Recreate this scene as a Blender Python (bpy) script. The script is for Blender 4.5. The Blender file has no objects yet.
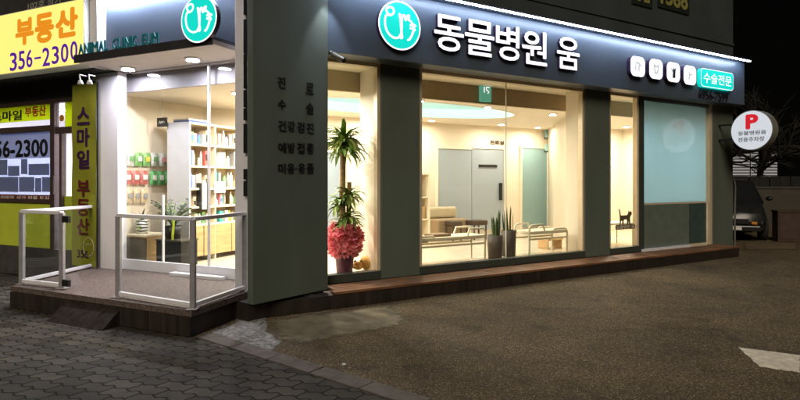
import bpy, bmesh, math, random
from mathutils import Vector, Matrix
from math import sin, cos, pi, radians
random.seed(7)
SC = bpy.context.scene
COL = SC.collection

# ---------------------------------------------------------------- camera, sky, sun, exposure
FPX, EYE, HOR = 550.0, 1.5, 180.0          # focal length in photo pixels, eye height, horizon row (photo is 800x400)
cam = bpy.data.cameras.new('camera'); cam.lens = 36.0 * FPX / 800.0; cam.sensor_width = 36.0
cam.shift_y = (HOR - 200.0) / 800.0; cam.clip_start = 0.05; cam.clip_end = 600
cam_ob = bpy.data.objects.new('camera', cam); COL.objects.link(cam_ob)
cam_ob.location = (0, 0, EYE); cam_ob.rotation_euler = (radians(90), 0, 0); SC.camera = cam_ob

SUN_EL, SUN_AZ = radians(35), radians(-172)  # the street's own light, from behind the camera
world = bpy.data.worlds.new('World'); SC.world = world; world.use_nodes = True
wn = world.node_tree.nodes; wl = world.node_tree.links
bg = wn['Background']; sky = wn.new('ShaderNodeTexSky'); sky.sky_type = 'NISHITA'; sky.sun_disc = False
sky.sun_elevation = radians(-4); sky.sun_rotation = SUN_AZ
wl.new(sky.outputs[0], bg.inputs['Color']); bg.inputs['Strength'].default_value = 0.05
sl = bpy.data.lights.new('sun', 'SUN'); sl.energy = 1.65; sl.angle = radians(28); sl.color = (1.0, 0.87, 0.67)
so = bpy.data.objects.new('sun', sl); COL.objects.link(so); so.location = (-4, -8, 12)
sd = Vector((sin(SUN_AZ) * cos(SUN_EL), cos(SUN_AZ) * cos(SUN_EL), sin(SUN_EL)))
so.rotation_euler = (-sd).to_track_quat('-Z', 'Y').to_euler()
SC.view_settings.view_transform = 'Standard'; SC.view_settings.look = 'None'
SC.view_settings.exposure = 0.12; SC.view_settings.gamma = 1; SC.view_settings.use_curve_mapping = False
SC.render.engine = 'CYCLES'
cy = SC.cycles; cy.use_denoising = True; cy.max_bounces = 7; cy.diffuse_bounces = 4; cy.glossy_bounces = 3
cy.transmission_bounces = 6; cy.transparent_max_bounces = 20; cy.caustics_reflective = False; cy.caustics_refractive = False
cy.sample_clamp_indirect = 4

# ---------------------------------------------------------------- materials
def lin(c):
    return tuple((v / 12.92 if v <= .04045 else ((v + .055) / 1.055) ** 2.4) for v in c)
def hx(s):
    return lin(tuple(int(s[i:i + 2], 16) / 255 for i in (0, 2, 4)))
def mat(name, col, rough=.6, metal=0, var=.12, scale=6, bump=0.0, bscale=60, spec=.4, stretch=(1, 1, 1)):
    """a real-world base colour with uneven tone, roughness and a fine bump"""
    m = bpy.data.materials.new(name); m.use_nodes = True
    n = m.node_tree.nodes; l = m.node_tree.links; b = n['Principled BSDF']
    b.inputs['Roughness'].default_value = rough; b.inputs['Metallic'].default_value = metal
    b.inputs['Specular IOR Level'].default_value = spec
    tc = n.new('ShaderNodeTexCoord'); mp = n.new('ShaderNodeMapping'); mp.inputs['Scale'].default_value = stretch
    l.new(tc.outputs['Object'], mp.inputs[0])
    nz = n.new('ShaderNodeTexNoise'); nz.inputs['Scale'].default_value = scale; nz.inputs['Detail'].default_value = 6
    l.new(mp.outputs[0], nz.inputs['Vector'])
    rp = n.new('ShaderNodeValToRGB'); rp.color_ramp.elements[0].position = .3; rp.color_ramp.elements[1].position = .7
    rp.color_ramp.elements[0].color = tuple(max(0, c * (1 - var)) for c in col) + (1,)
    rp.color_ramp.elements[1].color = tuple(min(1, c * (1 + var)) for c in col) + (1,)
    l.new(nz.outputs[0], rp.inputs[0]); l.new(rp.outputs[0], b.inputs['Base Color'])
    mr = n.new('ShaderNodeMapRange'); mr.inputs[3].default_value = max(0, rough - .08); mr.inputs[4].default_value = min(1, rough + .08)
    l.new(nz.outputs[0], mr.inputs[0]); l.new(mr.outputs[0], b.inputs['Roughness'])
    if bump:
        n2 = n.new('ShaderNodeTexNoise'); n2.inputs['Scale'].default_value = bscale; n2.inputs['Detail'].default_value = 4
        l.new(mp.outputs[0], n2.inputs['Vector'])
        bp = n.new('ShaderNodeBump'); bp.inputs['Strength'].default_value = bump; bp.inputs['Distance'].default_value = .01
        l.new(n2.outputs[0], bp.inputs['Height']); l.new(bp.outputs[0], b.inputs['Normal'])
    return m
def em(name, col, s):
    m = bpy.data.materials.new(name); m.use_nodes = True
    b = m.node_tree.nodes['Principled BSDF']
    b.inputs['Base Color'].default_value = tuple(c * .6 for c in col) + (1,); b.inputs['Roughness'].default_value = .35
    b.inputs['Emission Color'].default_value = tuple(col) + (1,); b.inputs['Emission Strength'].default_value = s
    return m
def glass(name, tint=(1, 1, 1), base=.05, edge=.55, rough=0.0):
    m = bpy.data.materials.new(name); m.use_nodes = True
    n = m.node_tree.nodes; l = m.node_tree.links; n.remove(n['Principled BSDF'])
    t = n.new('ShaderNodeBsdfTransparent'); t.inputs[0].default_value = tint + (1,)
    g = n.new('ShaderNodeBsdfGlossy'); g.inputs['Roughness'].default_value = rough
    lw = n.new('ShaderNodeLayerWeight'); lw.inputs[0].default_value = .5
    pw = n.new('ShaderNodeMath'); pw.operation = 'POWER'; pw.inputs[1].default_value = 4
    ma = n.new('ShaderNodeMath'); ma.operation = 'MULTIPLY_ADD'; ma.inputs[1].default_value = edge; ma.inputs[2].default_value = base
    l.new(lw.outputs['Facing'], pw.inputs[0]); l.new(pw.outputs[0], ma.inputs[0])
    mx = n.new('ShaderNodeMixShader'); l.new(ma.outputs[0], mx.inputs[0]); l.new(t.outputs[0], mx.inputs[1]); l.new(g.outputs[0], mx.inputs[2])
    l.new(mx.outputs[0], n['Material Output'].inputs[0])
    return m
def frosted(name, col, trans=.55, gl=.06, clear=0.0):
    """etched or film-covered glass: scatters what is behind it, with a clear gloss in front"""
    m = bpy.data.materials.new(name); m.use_nodes = True
    n = m.node_tree.nodes; l = m.node_tree.links; n.remove(n['Principled BSDF'])
    d = n.new('ShaderNodeBsdfDiffuse'); d.inputs[0].default_value = col + (1,)
    t = n.new('ShaderNodeBsdfTranslucent'); t.inputs[0].default_value = col + (1,)
    a = n.new('ShaderNodeMixShader'); a.inputs[0].default_value = trans
    l.new(d.outputs[0], a.inputs[1]); l.new(t.outputs[0], a.inputs[2])
    tr = n.new('ShaderNodeBsdfTransparent'); tr.inputs[0].default_value = tuple(min(1, c * 1.4) for c in col) + (1,)
    c = n.new('ShaderNodeMixShader'); c.inputs[0].default_value = clear
    l.new(a.outputs[0], c.inputs[1]); l.new(tr.outputs[0], c.inputs[2])
    g = n.new('ShaderNodeBsdfGlossy'); g.inputs['Roughness'].default_value = .02
    b = n.new('ShaderNodeMixShader'); b.inputs[0].default_value = gl
    l.new(c.outputs[0], b.inputs[1]); l.new(g.outputs[0], b.inputs[2]); l.new(b.outputs[0], n['Material Output'].inputs[0])
    return m

M = {}
M['green_wall'] = mat('dark green grey panel paint', (.092, .110, .090), .5, var=.11, scale=2.2, bump=.05, bscale=90, stretch=(1, 1, .25))
M['sign_face'] = mat('slate grey sign panel', (.072, .092, .128), .38, var=.05, scale=2, spec=.5)
M['upper'] = mat('dark grey upper cladding', (.040, .050, .053), .7, var=.15, scale=1.2, bump=.1)
M['soffit'] = mat('cream soffit board', (.84, .76, .6), .6, var=.04)
M['soffit_w'] = mat('pale soffit board', (.62, .57, .55), .6, var=.06)
M['white_wall'] = mat('white painted wall', (.74, .72, .75), .55, var=.04, scale=2)
M['cream'] = mat('cream painted wall', (.78, .69, .55), .6, var=.04, scale=1.5)
M['tan'] = mat('tan painted beam', (.36, .28, .17), .6, var=.05)
M['ceil'] = mat('cream ceiling paint', (.80, .73, .62), .7, var=.03)
M['floor'] = mat('pale floor tile', (.62, .53, .40), .25, var=.06, scale=2)
M['frame_cream'] = mat('champagne aluminium frame', (.66, .56, .40), .35, .3, var=.05)
M['frame_dark'] = mat('dark green aluminium frame', (.05, .06, .05), .4, .2, var=.08)
M['steel'] = mat('grey powder coated steel', (.34, .33, .36), .4, .4, var=.08, scale=12)
M['white_metal'] = mat('white coated aluminium', (.72, .71, .76), .35, .1, var=.05)
M['black'] = mat('black plastic', (.012, .012, .013), .4, var=.2)
M['letter_black'] = mat('black acrylic letter', (.008, .008, .009), .5, var=.1)
M['chrome'] = mat('brushed metal', (.6, .58, .55), .25, .9, var=.05)
M['tube_cream'] = mat('cream coated tube', (.70, .62, .46), .4, var=.04)
M['wood'] = mat('light oak veneer', (.55, .36, .17), .5, var=.2, scale=4, stretch=(1, 1, 8))
M['shelf'] = mat('cream laminate', (.78, .68, .50), .5, var=.04)
M['grey_lam'] = mat('pale grey laminate', (.56, .55, .58), .5, var=.04)
M['brown_glass'] = mat('smoked brown cabinet glass', (.10, .09, .075), .15, var=.15)
M['deck'] = mat('speckled brown deck covering', (.095, .070, .062), .75, var=.5, scale=30, bump=.35, bscale=120)
M['fascia'] = mat('dark brown stained deck fascia', (.022, .016, .013), .55, var=.5, scale=2.5, bump=.15, bscale=30, stretch=(6, 6, .6))
M['ledge_wood'] = mat('brown timber ledge', (.16, .075, .036), .5, var=.4, scale=3, bump=.2, bscale=25, stretch=(1, 1, 6))
M['purple_side'] = mat('dark purple return', (.03, .015, .05), .4, var=.1)
M['led_white'] = em('cool white strip light', (.66, .80, 1.0), 62)
M['led_entry'] = em('entrance strip light', (.70, .80, 1.0), 115)
M['face_white'] = em('lit white acrylic face', (.95, .93, 1.0), 1.0)
M['face_teal'] = em('lit teal acrylic face', (.005, .56, .48), 1.0)
M['face_icon'] = em('lit pale acrylic face', (.78, .80, .80), .9)
M['rim_white'] = em('lit white rim', (.95, .95, 1.0), 1.0)
M['lamp_cool'] = em('downlight diffuser', (.93, .92, 1.0), 8)
M['lamp_warm'] = em('warm downlight diffuser', (1, .9, .72), 8)
M['cove'] = em('teal cove light', (.42, .76, .72), .45)
M['cove_rim'] = em('cove rim light', (.74, .94, .90), .85)
M['glass'] = glass('clear window glass', (.97, .98, .96), .035, .5)
M['rail_glass'] = glass('railing glass', (.95, .97, .97), .03, .45)
M['frost_blue'] = frosted('blue grey etched glass', (.54, .62, .69), .45, .09)
M['frost_teal'] = frosted('teal etched glass', (.44, .66, .67), .45, .09)
M['frost_door'] = frosted('teal film glass', (.50, .71, .83), .55, .13)
M['leaf'] = mat('leaf green', (.12, .22, .03), .45, var=.5, scale=9)
M['leaf_pale'] = mat('pale yellow green leaf', (.34, .42, .09), .45, var=.35, scale=9)
M['leaf_dark'] = mat('dark leaf', (.02, .05, .018), .4, var=.5, scale=9)
M['bark'] = mat('tan bark', (.33, .22, .10), .8, var=.3, scale=20, bump=.5, bscale=40)
M['bark_dark'] = mat('dark bark', (.014, .012, .01), .9, var=.3, scale=10, bump=.4)
M['pot_plum'] = mat('plum glazed pot', (.10, .025, .055), .3, var=.15)
M['pot_grey'] = mat('dark stone pot', (.075, .06, .05), .6, var=.2, scale=20, bump=.2)
M['soil'] = mat('potting soil', (.03, .02, .013), .95, var=.3, scale=40)
M['ribbon'] = frosted('coral pink tulle', (.95, .32, .36), .45, .02)
M['yellow_ribbon'] = mat('lime ribbon', (.62, .72, .05), .5, var=.1)
M['olive'] = mat('olive banner fabric', (.25, .26, .02), .65, var=.08)
M['lime'] = mat('lime window film', (.48, .55, .05), .5, var=.06)
M['film_white'] = frosted('backlit white film', (.60, .63, .74), .6, .04)
M['film_lime'] = frosted('backlit lime film', (.50, .56, .04), .55, .04)
M['paper'] = mat('white paper', (.66, .68, .74), .7, var=.08)
M['blind'] = frosted('grey blue listing sheets', (.30, .34, .46), .5, .02)
M['bronze'] = mat('bronze brown frame', (.075, .05, .045), .45, .3, var=.15)
M['maroon'] = mat('maroon strip', (.12, .02, .02), .5, var=.1)
M['purple_ink'] = mat('purple ink', (.10, .02, .28), .5, var=.05)
M['plum_ink'] = mat('dark plum ink', (.035, .006, .05), .6, var=.1)
M['red_ink'] = mat('red ink', (.45, .02, .02), .5, var=.05)
M['black_ink'] = mat('black ink', (.01, .01, .012), .6, var=.1)
M['dark_stone'] = mat('dark stone step', (.05, .045, .045), .7, var=.3, scale=8, bump=.2)
M['concrete'] = mat('smooth concrete patch', (.135, .110, .068), .85, var=.4, scale=5, bump=.3, bscale=25)
M['rough_conc'] = mat('broken concrete', (.19, .18, .165), .9, var=.7, scale=22, bump=1.0, bscale=30)
M['kerb'] = mat('brown grey kerb stone', (.10, .082, .07), .8, var=.3, scale=12, bump=.3)
M['paint'] = mat('worn white road paint', (.62, .55, .45), .8, var=.25, scale=14, bump=.2)
M['render_wall'] = mat('beige rendered wall', (.052, .047, .038), .85, var=.15, scale=3, bump=.2)  # darkened: the building's shadow over the yard is put into the colour
M['cardboard'] = mat('brown painted box', (.05, .028, .015), .7, var=.2)
M['car'] = mat('silver grey car paint', (.035, .035, .038), .22, .5, var=.1)
M['tyre'] = mat('tyre rubber', (.012, .012, .012), .85, var=.2)
M['lens'] = mat('headlight lens', (.45, .43, .38), .12, .2, var=.1)
M['amber'] = mat('amber indicator', (.55, .22, .04), .2, var=.1)
M['car_glass'] = mat('dark car glass', (.015, .017, .02), .06, var=.05, spec=.8)

def asphalt():
    m = bpy.data.materials.new('worn asphalt'); m.use_nodes = True
    n = m.node_tree.nodes; l = m.node_tree.links; b = n['Principled BSDF']; b.inputs['Roughness'].default_value = .82
    b.inputs['Specular IOR Level'].default_value = .35
    tc = n.new('ShaderNodeTexCoord')
    v = n.new('ShaderNodeTexVoronoi'); v.inputs['Scale'].default_value = 125; l.new(tc.outputs['Object'], v.inputs['Vector'])
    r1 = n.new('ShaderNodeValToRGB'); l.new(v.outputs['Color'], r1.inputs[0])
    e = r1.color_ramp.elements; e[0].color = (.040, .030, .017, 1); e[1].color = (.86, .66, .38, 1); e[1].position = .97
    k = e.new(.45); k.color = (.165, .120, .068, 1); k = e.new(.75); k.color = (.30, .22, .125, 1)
    nz = n.new('ShaderNodeTexNoise'); nz.inputs['Scale'].default_value = .9; nz.inputs['Detail'].default_value = 8; nz.inputs['Roughness'].default_value = .65
    l.new(tc.outputs['Object'], nz.inputs['Vector'])
    r2 = n.new('ShaderNodeValToRGB'); l.new(nz.outputs[0], r2.inputs[0])
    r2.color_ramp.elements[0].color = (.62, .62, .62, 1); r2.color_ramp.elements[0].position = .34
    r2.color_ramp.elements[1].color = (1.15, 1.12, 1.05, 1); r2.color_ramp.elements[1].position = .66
    mx = n.new('ShaderNodeMix'); mx.data_type = 'RGBA'; mx.blend_type = 'MULTIPLY'; mx.inputs[0].default_value = 1
    l.new(r1.outputs[0], mx.inputs[6]); l.new(r2.outputs[0], mx.inputs[7])
    wp_ = n.new('ShaderNodeTexNoise'); wp_.inputs['Scale'].default_value = 2.2; wp_.inputs['Detail'].default_value = 5; l.new(tc.outputs['Object'], wp_.inputs['Vector'])
    wa = n.new('ShaderNodeMixRGB'); wa.inputs[0].default_value = .28; l.new(tc.outputs['Object'], wa.inputs[1]); l.new(wp_.outputs['Color'], wa.inputs[2])
    ck = n.new('ShaderNodeTexVoronoi'); ck.feature = 'DISTANCE_TO_EDGE'; ck.inputs['Scale'].default_value = .55; l.new(wa.outputs[0], ck.inputs['Vector'])
    cr_ = n.new('ShaderNodeMapRange'); cr_.inputs[1].default_value = .0015; cr_.inputs[2].default_value = .006; cr_.inputs[3].default_value = .80; cr_.inputs[4].default_value = 1; l.new(ck.outputs['Distance'], cr_.inputs[0])
    st = n.new('ShaderNodeTexNoise'); st.inputs['Scale'].default_value = 2.6; st.inputs['Detail'].default_value = 4; l.new(tc.outputs['Object'], st.inputs['Vector'])
    sr = n.new('ShaderNodeMapRange'); sr.inputs[1].default_value = .60; sr.inputs[2].default_value = .70; sr.inputs[3].default_value = 1; sr.inputs[4].default_value = .66; l.new(st.outputs[0], sr.inputs[0])
    ml = n.new('ShaderNodeMath'); ml.operation = 'MULTIPLY'; l.new(cr_.outputs[0], ml.inputs[0]); l.new(sr.outputs[0], ml.inputs[1])
    m3 = n.new('ShaderNodeMix'); m3.data_type = 'RGBA'; m3.blend_type = 'MULTIPLY'; m3.inputs[0].default_value = 1; l.new(mx.outputs[2], m3.inputs[6]); l.new(ml.outputs[0], m3.inputs[7]); l.new(m3.outputs[2], b.inputs['Base Color'])
    n3 = n.new('ShaderNodeTexNoise'); n3.inputs['Scale'].default_value = 55; n3.inputs['Detail'].default_value = 3; l.new(tc.outputs['Object'], n3.inputs['Vector'])
    ad = n.new('ShaderNodeMath'); ad.operation = 'ADD'; l.new(n3.outputs[0], ad.inputs[0]); l.new(v.outputs['Distance'], ad.inputs[1])
    bp = n.new('ShaderNodeBump'); bp.inputs['Strength'].default_value = 1; bp.inputs['Distance'].default_value = .03
    l.new(ad.outputs[0], bp.inputs['Height']); l.new(bp.outputs[0], b.inputs['Normal'])
    return m
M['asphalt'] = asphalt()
def pavers():
    m = bpy.data.materials.new('interlocking pavers'); m.use_nodes = True
    n = m.node_tree.nodes; l = m.node_tree.links; b = n['Principled BSDF']; b.inputs['Roughness'].default_value = .85; b.inputs['Specular IOR Level'].default_value = .2
    tc = n.new('ShaderNodeTexCoord'); mp = n.new('ShaderNodeMapping'); mp.inputs['Rotation'].default_value = (0, 0, radians(24.8))
    l.new(tc.outputs['Object'], mp.inputs[0])
    sp = n.new('ShaderNodeSeparateXYZ'); l.new(mp.outputs[0], sp.inputs[0])
    def wave(src, per, amp):
        a = n.new('ShaderNodeMath'); a.operation = 'MULTIPLY'; a.inputs[1].default_value = 2 * pi / per; l.new(src, a.inputs[0])
        s = n.new('ShaderNodeMath'); s.operation = 'SINE'; l.new(a.outputs[0], s.inputs[0])
        c = n.new('ShaderNodeMath'); c.operation = 'MULTIPLY'; c.inputs[1].default_value = amp; l.new(s.outputs[0], c.inputs[0])
        return c.outputs[0]
    ay = n.new('ShaderNodeMath'); l.new(sp.outputs[1], ay.inputs[0]); l.new(wave(sp.outputs[0], .13, .014), ay.inputs[1])
    ax = n.new('ShaderNodeMath'); l.new(sp.outputs[0], ax.inputs[0]); l.new(wave(sp.outputs[1], .13, .006), ax.inputs[1])
    cb = n.new('ShaderNodeCombineXYZ'); l.new(ax.outputs[0], cb.inputs[0]); l.new(ay.outputs[0], cb.inputs[1])
    br = n.new('ShaderNodeTexBrick'); br.inputs['Scale'].default_value = 1; br.inputs['Brick Width'].default_value = .26
    br.inputs['Row Height'].default_value = .13; br.inputs['Mortar Size'].default_value = .009; br.inputs['Mortar Smooth'].default_value = .4
    br.inputs['Color1'].default_value = (.040, .037, .032, 1); br.inputs['Color2'].default_value = (.078, .071, .061, 1)
    br.inputs['Mortar'].default_value = (.010, .009, .007, 1); l.new(cb.outputs[0], br.inputs['Vector'])
    nz = n.new('ShaderNodeTexNoise'); nz.inputs['Scale'].default_value = 1.6; nz.inputs['Detail'].default_value = 9; nz.inputs['Roughness'].default_value = .7
    l.new(tc.outputs['Object'], nz.inputs['Vector'])
    r2 = n.new('ShaderNodeValToRGB'); l.new(nz.outputs[0], r2.inputs[0])
    r2.color_ramp.elements[0].color = (.62, .60, .56, 1); r2.color_ramp.elements[0].position = .33
    r2.color_ramp.elements[1].color = (1.25, 1.22, 1.15, 1); r2.color_ramp.elements[1].position = .68
    mx = n.new('ShaderNodeMix'); mx.data_type = 'RGBA'; mx.blend_type = 'MULTIPLY'; mx.inputs[0].default_value = 1
    l.new(br.outputs[0], mx.inputs[6]); l.new(r2.outputs[0], mx.inputs[7]); l.new(mx.outputs[2], b.inputs['Base Color'])
    n3 = n.new('ShaderNodeTexNoise'); n3.inputs['Scale'].default_value = 120; l.new(tc.outputs['Object'], n3.inputs['Vector'])
    iv = n.new('ShaderNodeMath'); iv.operation = 'MULTIPLY_ADD'; iv.inputs[1].default_value = -5; l.new(br.outputs['Fac'], iv.inputs[0]); l.new(n3.outputs[0], iv.inputs[2])
    bp = n.new('ShaderNodeBump'); bp.inputs['Strength'].default_value = .8; bp.inputs['Distance'].default_value = .006
    l.new(iv.outputs[0], bp.inputs['Height']); l.new(bp.outputs[0], b.inputs['Normal'])
    return m
M['pavers'] = pavers()

# ---------------------------------------------------------------- geometry helpers
class Frame:
    """a vertical plane: r runs along it to the viewer's right, o out of it towards the street, z up"""
    def __init__(s, o, ang):
        s.o = Vector((o[0], o[1])); s.R = Vector((cos(ang), sin(ang))); s.N = Vector((sin(ang), -cos(ang)))
    def P(s, r, z, o=0.0):
        q = s.o + s.R * r + s.N * o
        return Vector((q.x, q.y, z))
    def px(s, x, y, o=0.0):
        k = (x - 400) / FPX
        b = s.o + s.N * o
        r = (k * b.y - b.x) / (s.R.x - k * s.R.y)
        d = b.y + r * s.R.y
        return r, EYE + (HOR - y) / FPX * d
F = Frame((0, 7.37), math.atan2(.5105, .860))                 # the long street front
L = Frame((-1.98, 5.23), -math.radians(24.8))                 # the entrance side; o = -v
PN = Frame((-1.53, 5.72), math.atan2(.81, .675))              # the slanted lettered panel
W = Frame((-4.477, 6.382), math.radians(90 - 24.8))                 # shelving back
W2 = Frame((-4.795, 6.53), math.radians(90 - 24.8))                 # wall with hanging stock           # the product wall inside
def gr(x, y, z=0.0):
    d = (EYE - z) * FPX / (y - HOR)
    return Vector(((x - 400) / FPX * d, d, z))
def at(x, y, d):
    return Vector(((x - 400) / FPX * d, d, EYE + (HOR - y) / FPX * d))
WORLD = Frame((0, 0), 0)                                      # r = x, o = -y

class MB:
    def __init__(s):
        s.v = []; s.f = []; s.mi = []; s.smooth = []
    def add(s, vs, fs, mi=0, sm=False):
        b = len(s.v); s.v += [Vector(p) for p in vs]
        for f in fs:
            s.f.append([b + i for i in f]); s.mi.append(mi); s.smooth.append(sm)
        return s
    def hexa(s, c, mi=0):
        return s.add(c, [(0, 3, 2, 1), (4, 5, 6, 7), (0, 1, 5, 4), (1, 2, 6, 5), (2, 3, 7, 6), (3, 0, 4, 7)], mi)
    def box(s, fr, r0, r1, o0, o1, z0, z1, mi=0):
        return s.hexa([fr.P(r0, z0, o1), fr.P(r1, z0, o1), fr.P(r1, z0, o0), fr.P(r0, z0, o0),
                       fr.P(r0, z1, o1), fr.P(r1, z1, o1), fr.P(r1, z1, o0), fr.P(r0, z1, o0)], mi)
    def bar(s, a, b, w, h=None, mi=0):
        a = Vector(a); b = Vector(b); h = h or w; d = (b - a).normalized()
        up = Vector((0, 0, 1)) if abs(d.z) < .9 else Vector((0, 1, 0))
        x = d.cross(up).normalized() * w / 2; y = x.cross(d).normalized() * h / 2
        return s.hexa([a - x - y, a + x - y, a + x + y, a - x + y, b - x - y, b + x - y, b + x + y, b - x + y], mi)
    def tube(s, pts, rad, n=8, mi=0, cap=True):
        pts = [Vector(p) for p in pts]; rs = rad if isinstance(rad, (list, tuple)) else [rad] * len(pts)
        rings = []; ref = None
        for i, p in enumerate(pts):
            d = (pts[min(i + 1, len(pts) - 1)] - pts[max(i - 1, 0)]).normalized()
            if ref is None:
                ref = d.orthogonal().normalized()
            x = (ref - d * ref.dot(d)).normalized(); ref = x; y = d.cross(x)
            rings.append([p + (x * cos(2 * pi * j / n) + y * sin(2 * pi * j / n)) * rs[i] for j in range(n)])
        vs = [q for r in rings for q in r]; fs = []
        for i in range(len(pts) - 1):
            for j in range(n):
                fs.append((i * n + j, i * n + (j + 1) % n, (i + 1) * n + (j + 1) % n, (i + 1) * n + j))
        s.add(vs, fs, mi, True)
        if cap:
            s.add(rings[0], [tuple(range(n))[::-1]], mi); s.add(rings[-1], [tuple(range(n))], mi)
        return s
    def lathe(s, c, prof, n=20, mi=0):
        c = Vector(c); vs = []; fs = []
        for r, z in prof:
            vs += [c + Vector((r * cos(2 * pi * j / n), r * sin(2 * pi * j / n), z)) for j in range(n)]
        for i in range(len(prof) - 1):
            for j in range(n):
                fs.append((i * n + j, i * n + (j + 1) % n, (i + 1) * n + (j + 1) % n, (i + 1) * n + j))
        return s.add(vs, fs, mi, True)
    def prism(s, fr, pts, o0, o1, mi=0, mside=None):
        """polygon (r, z) with thickness o0..o1"""
        n = len(pts); ar = sum(pts[i][0] * pts[(i + 1) % n][1] - pts[(i + 1) % n][0] * pts[i][1] for i in range(n))
        if ar < 0: pts = pts[::-1]
        a = [fr.P(r, z, o1) for r, z in pts]; b = [fr.P(r, z, o0) for r, z in pts]
        s.add(a, [tuple(range(n))], mi); s.add(b, [tuple(range(n))[::-1]], mi if mside is None else mside)
        s.add(a + b, [(i, n + i, n + (i + 1) % n, (i + 1) % n) for i in range(n)], mi if mside is None else mside)
        return s
    def slab(s, pts, z0, z1, mi=0):
        n = len(pts); ar = sum(pts[i][0] * pts[(i + 1) % n][1] - pts[(i + 1) % n][0] * pts[i][1] for i in range(n))
        if ar < 0: pts = pts[::-1]
        a = [Vector((p[0], p[1], z1)) for p in pts]; b = [Vector((p[0], p[1], z0)) for p in pts]
        s.add(a, [tuple(range(n))], mi); s.add(b, [tuple(range(n))[::-1]], mi)
        return s.add(a + b, [(i, n + i, n + (i + 1) % n, (i + 1) % n) for i in range(n)], mi)
    def stroke(s, fr, path, wd, o0, o1, mi=0, mside=None):
        """a flat brush stroke along (r, z) points with rounded ends"""
        pts = [Vector((p[0], p[1], 0)) for p in path]
        left, right = [], []
        for i, p in enumerate(pts):
            d = (pts[min(i + 1, len(pts) - 1)] - pts[max(i - 1, 0)]).normalized(); nn = Vector((-d.y, d.x, 0)) * wd / 2
            left.append(p + nn); right.append(p - nn)
        for i in range(len(pts) - 1):
            q = [left[i], right[i], right[i + 1], left[i + 1]]
            s.prism(fr, [(v.x, v.y) for v in q], o0, o1, mi, mside)
        for e in (pts[0], pts[-1]):
            s.prism(fr, [(e.x + wd / 2 * cos(a * pi / 5), e.y + wd / 2 * sin(a * pi / 5)) for a in range(10)], o0, o1 + .0004, mi, mside)
        return s

def smooth_path(pts, k=6):
    out = []
    for i in range(len(pts) - 1):
        p0 = pts[max(i - 1, 0)]; p1 = pts[i]; p2 = pts[i + 1]; p3 = pts[min(i + 2, len(pts) - 1)]
        for j in range(k):
            t = j / k
            out.append(tuple(.5 * ((2 * b) + (-a + c) * t + (2 * a - 5 * b + 4 * c - d) * t * t + (-a + 3 * b - 3 * c + d) * t ** 3) for a, b, c, d in zip(p0, p1, p2, p3)))
    return out + [tuple(pts[-1])]

def loc_of(o):
    p = Vector((0, 0, 0))
    while o is not None:
        p = p + o.location; o = o.parent
    return p
def mesh_ob(name, mb, mats, parent=None, origin=None, bevel=0.0):
    me = bpy.data.meshes.new(name)
    if parent is not None: org = loc_of(parent)
    elif origin is not None: org = Vector(origin)
    else:
        lo = [min(v[i] for v in mb.v) for i in range(3)]; hi = [max(v[i] for v in mb.v) for i in range(3)]
        org = Vector(((lo[0] + hi[0]) / 2, (lo[1] + hi[1]) / 2, lo[2]))
    me.from_pydata([tuple(v - org) for v in mb.v], [], mb.f)
    for m in (mats if isinstance(mats, (list, tuple)) else [mats]): me.materials.append(m)
    for p, mi, sm in zip(me.polygons, mb.mi, mb.smooth):
        p.material_index = mi; p.use_smooth = sm
    me.update()
    o = bpy.data.objects.new(name, me); COL.objects.link(o)
    if parent is not None: o.parent = parent
    else: o.location = org
    if bevel:
        b = o.modifiers.new('edge', 'BEVEL'); b.width = bevel; b.segments = 2; b.limit_method = 'ANGLE'; b.angle_limit = radians(50)
    return o
def tag(o, label, cat, group=None, kind='thing'):
    o['label'] = label; o['category'] = cat; o['kind'] = kind
    if group: o['group'] = group
    return o
def thing(name, label, cat, loc, group=None):
    o = bpy.data.objects.new(name, None); COL.objects.link(o); o.location = loc; o.empty_display_size = .2
    return tag(o, label, cat, group)
def struct(name, mb, mats, bevel=0):
    o = mesh_ob(name, mb, mats, bevel=bevel); o['kind'] = 'structure'; return o

_tc = {}
def text_mesh(body, bold=0.0):
    """glyph outlines filled and extruded, scaled so that the box is 1 x 1; returns verts, faces, is_front"""
    key = (body, bold)
    if key in _tc: return _tc[key]
    cu = bpy.data.curves.new('lettering', 'FONT'); cu.body = body; cu.extrude = .5; cu.resolution_u = 3
    o = bpy.data.objects.new('lettering', cu); COL.objects.link(o)
    bpy.context.view_layer.update()
    me = bpy.data.meshes.new_from_object(o.evaluated_get(bpy.context.evaluated_depsgraph_get()))
    bpy.data.objects.remove(o); bpy.data.curves.remove(cu)
    vs0 = [v.co.copy() for v in me.vertices]; fs0 = [tuple(p.vertices) for p in me.polygons]; fr0 = [p.normal.z > .5 for p in me.polygons]
    bpy.data.meshes.remove(me)
    offs = [(0, 0)] if not bold else [(0, 0)] + [(bold * cos(a * pi / 4), bold * sin(a * pi / 4)) for a in range(8)]
    vs, fs, fr = [], [], []
    for i, (dx, dy) in enumerate(offs):
        b = len(vs)
        vs += [Vector((v.x + dx, v.y + dy, (v.z + .5) * (1 + .012 * i))) for v in vs0]
        fs += [tuple(b + k for k in f) for f in fs0]; fr += fr0
    x0 = min(v.x for v in vs); x1 = max(v.x for v in vs); y0 = min(v.y for v in vs); y1 = max(v.y for v in vs)
    vs = [Vector(((v.x - x0) / (x1 - x0), (v.y - y0) / (y1 - y0), v.z)) for v in vs]
    _tc[key] = (vs, fs, fr, (x1 - x0) / (y1 - y0))
    return _tc[key]
def add_text(mb, fr, body, r0, r1, z0, z1, o, depth, bold=.025, mi=0, mside=None):
    vs, fs, front, _ = text_mesh(body, bold)
    b = len(mb.v)
    mb.v += [fr.P(r0 + v.x * (r1 - r0), z0 + v.y * (z1 - z0), o + v.z * depth) for v in vs]
    for f, t in zip(fs, front):
        mb.f.append([b + i for i in f]); mb.mi.append(mi if (t or mside is None) else mside); mb.smooth.append(False)
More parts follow.
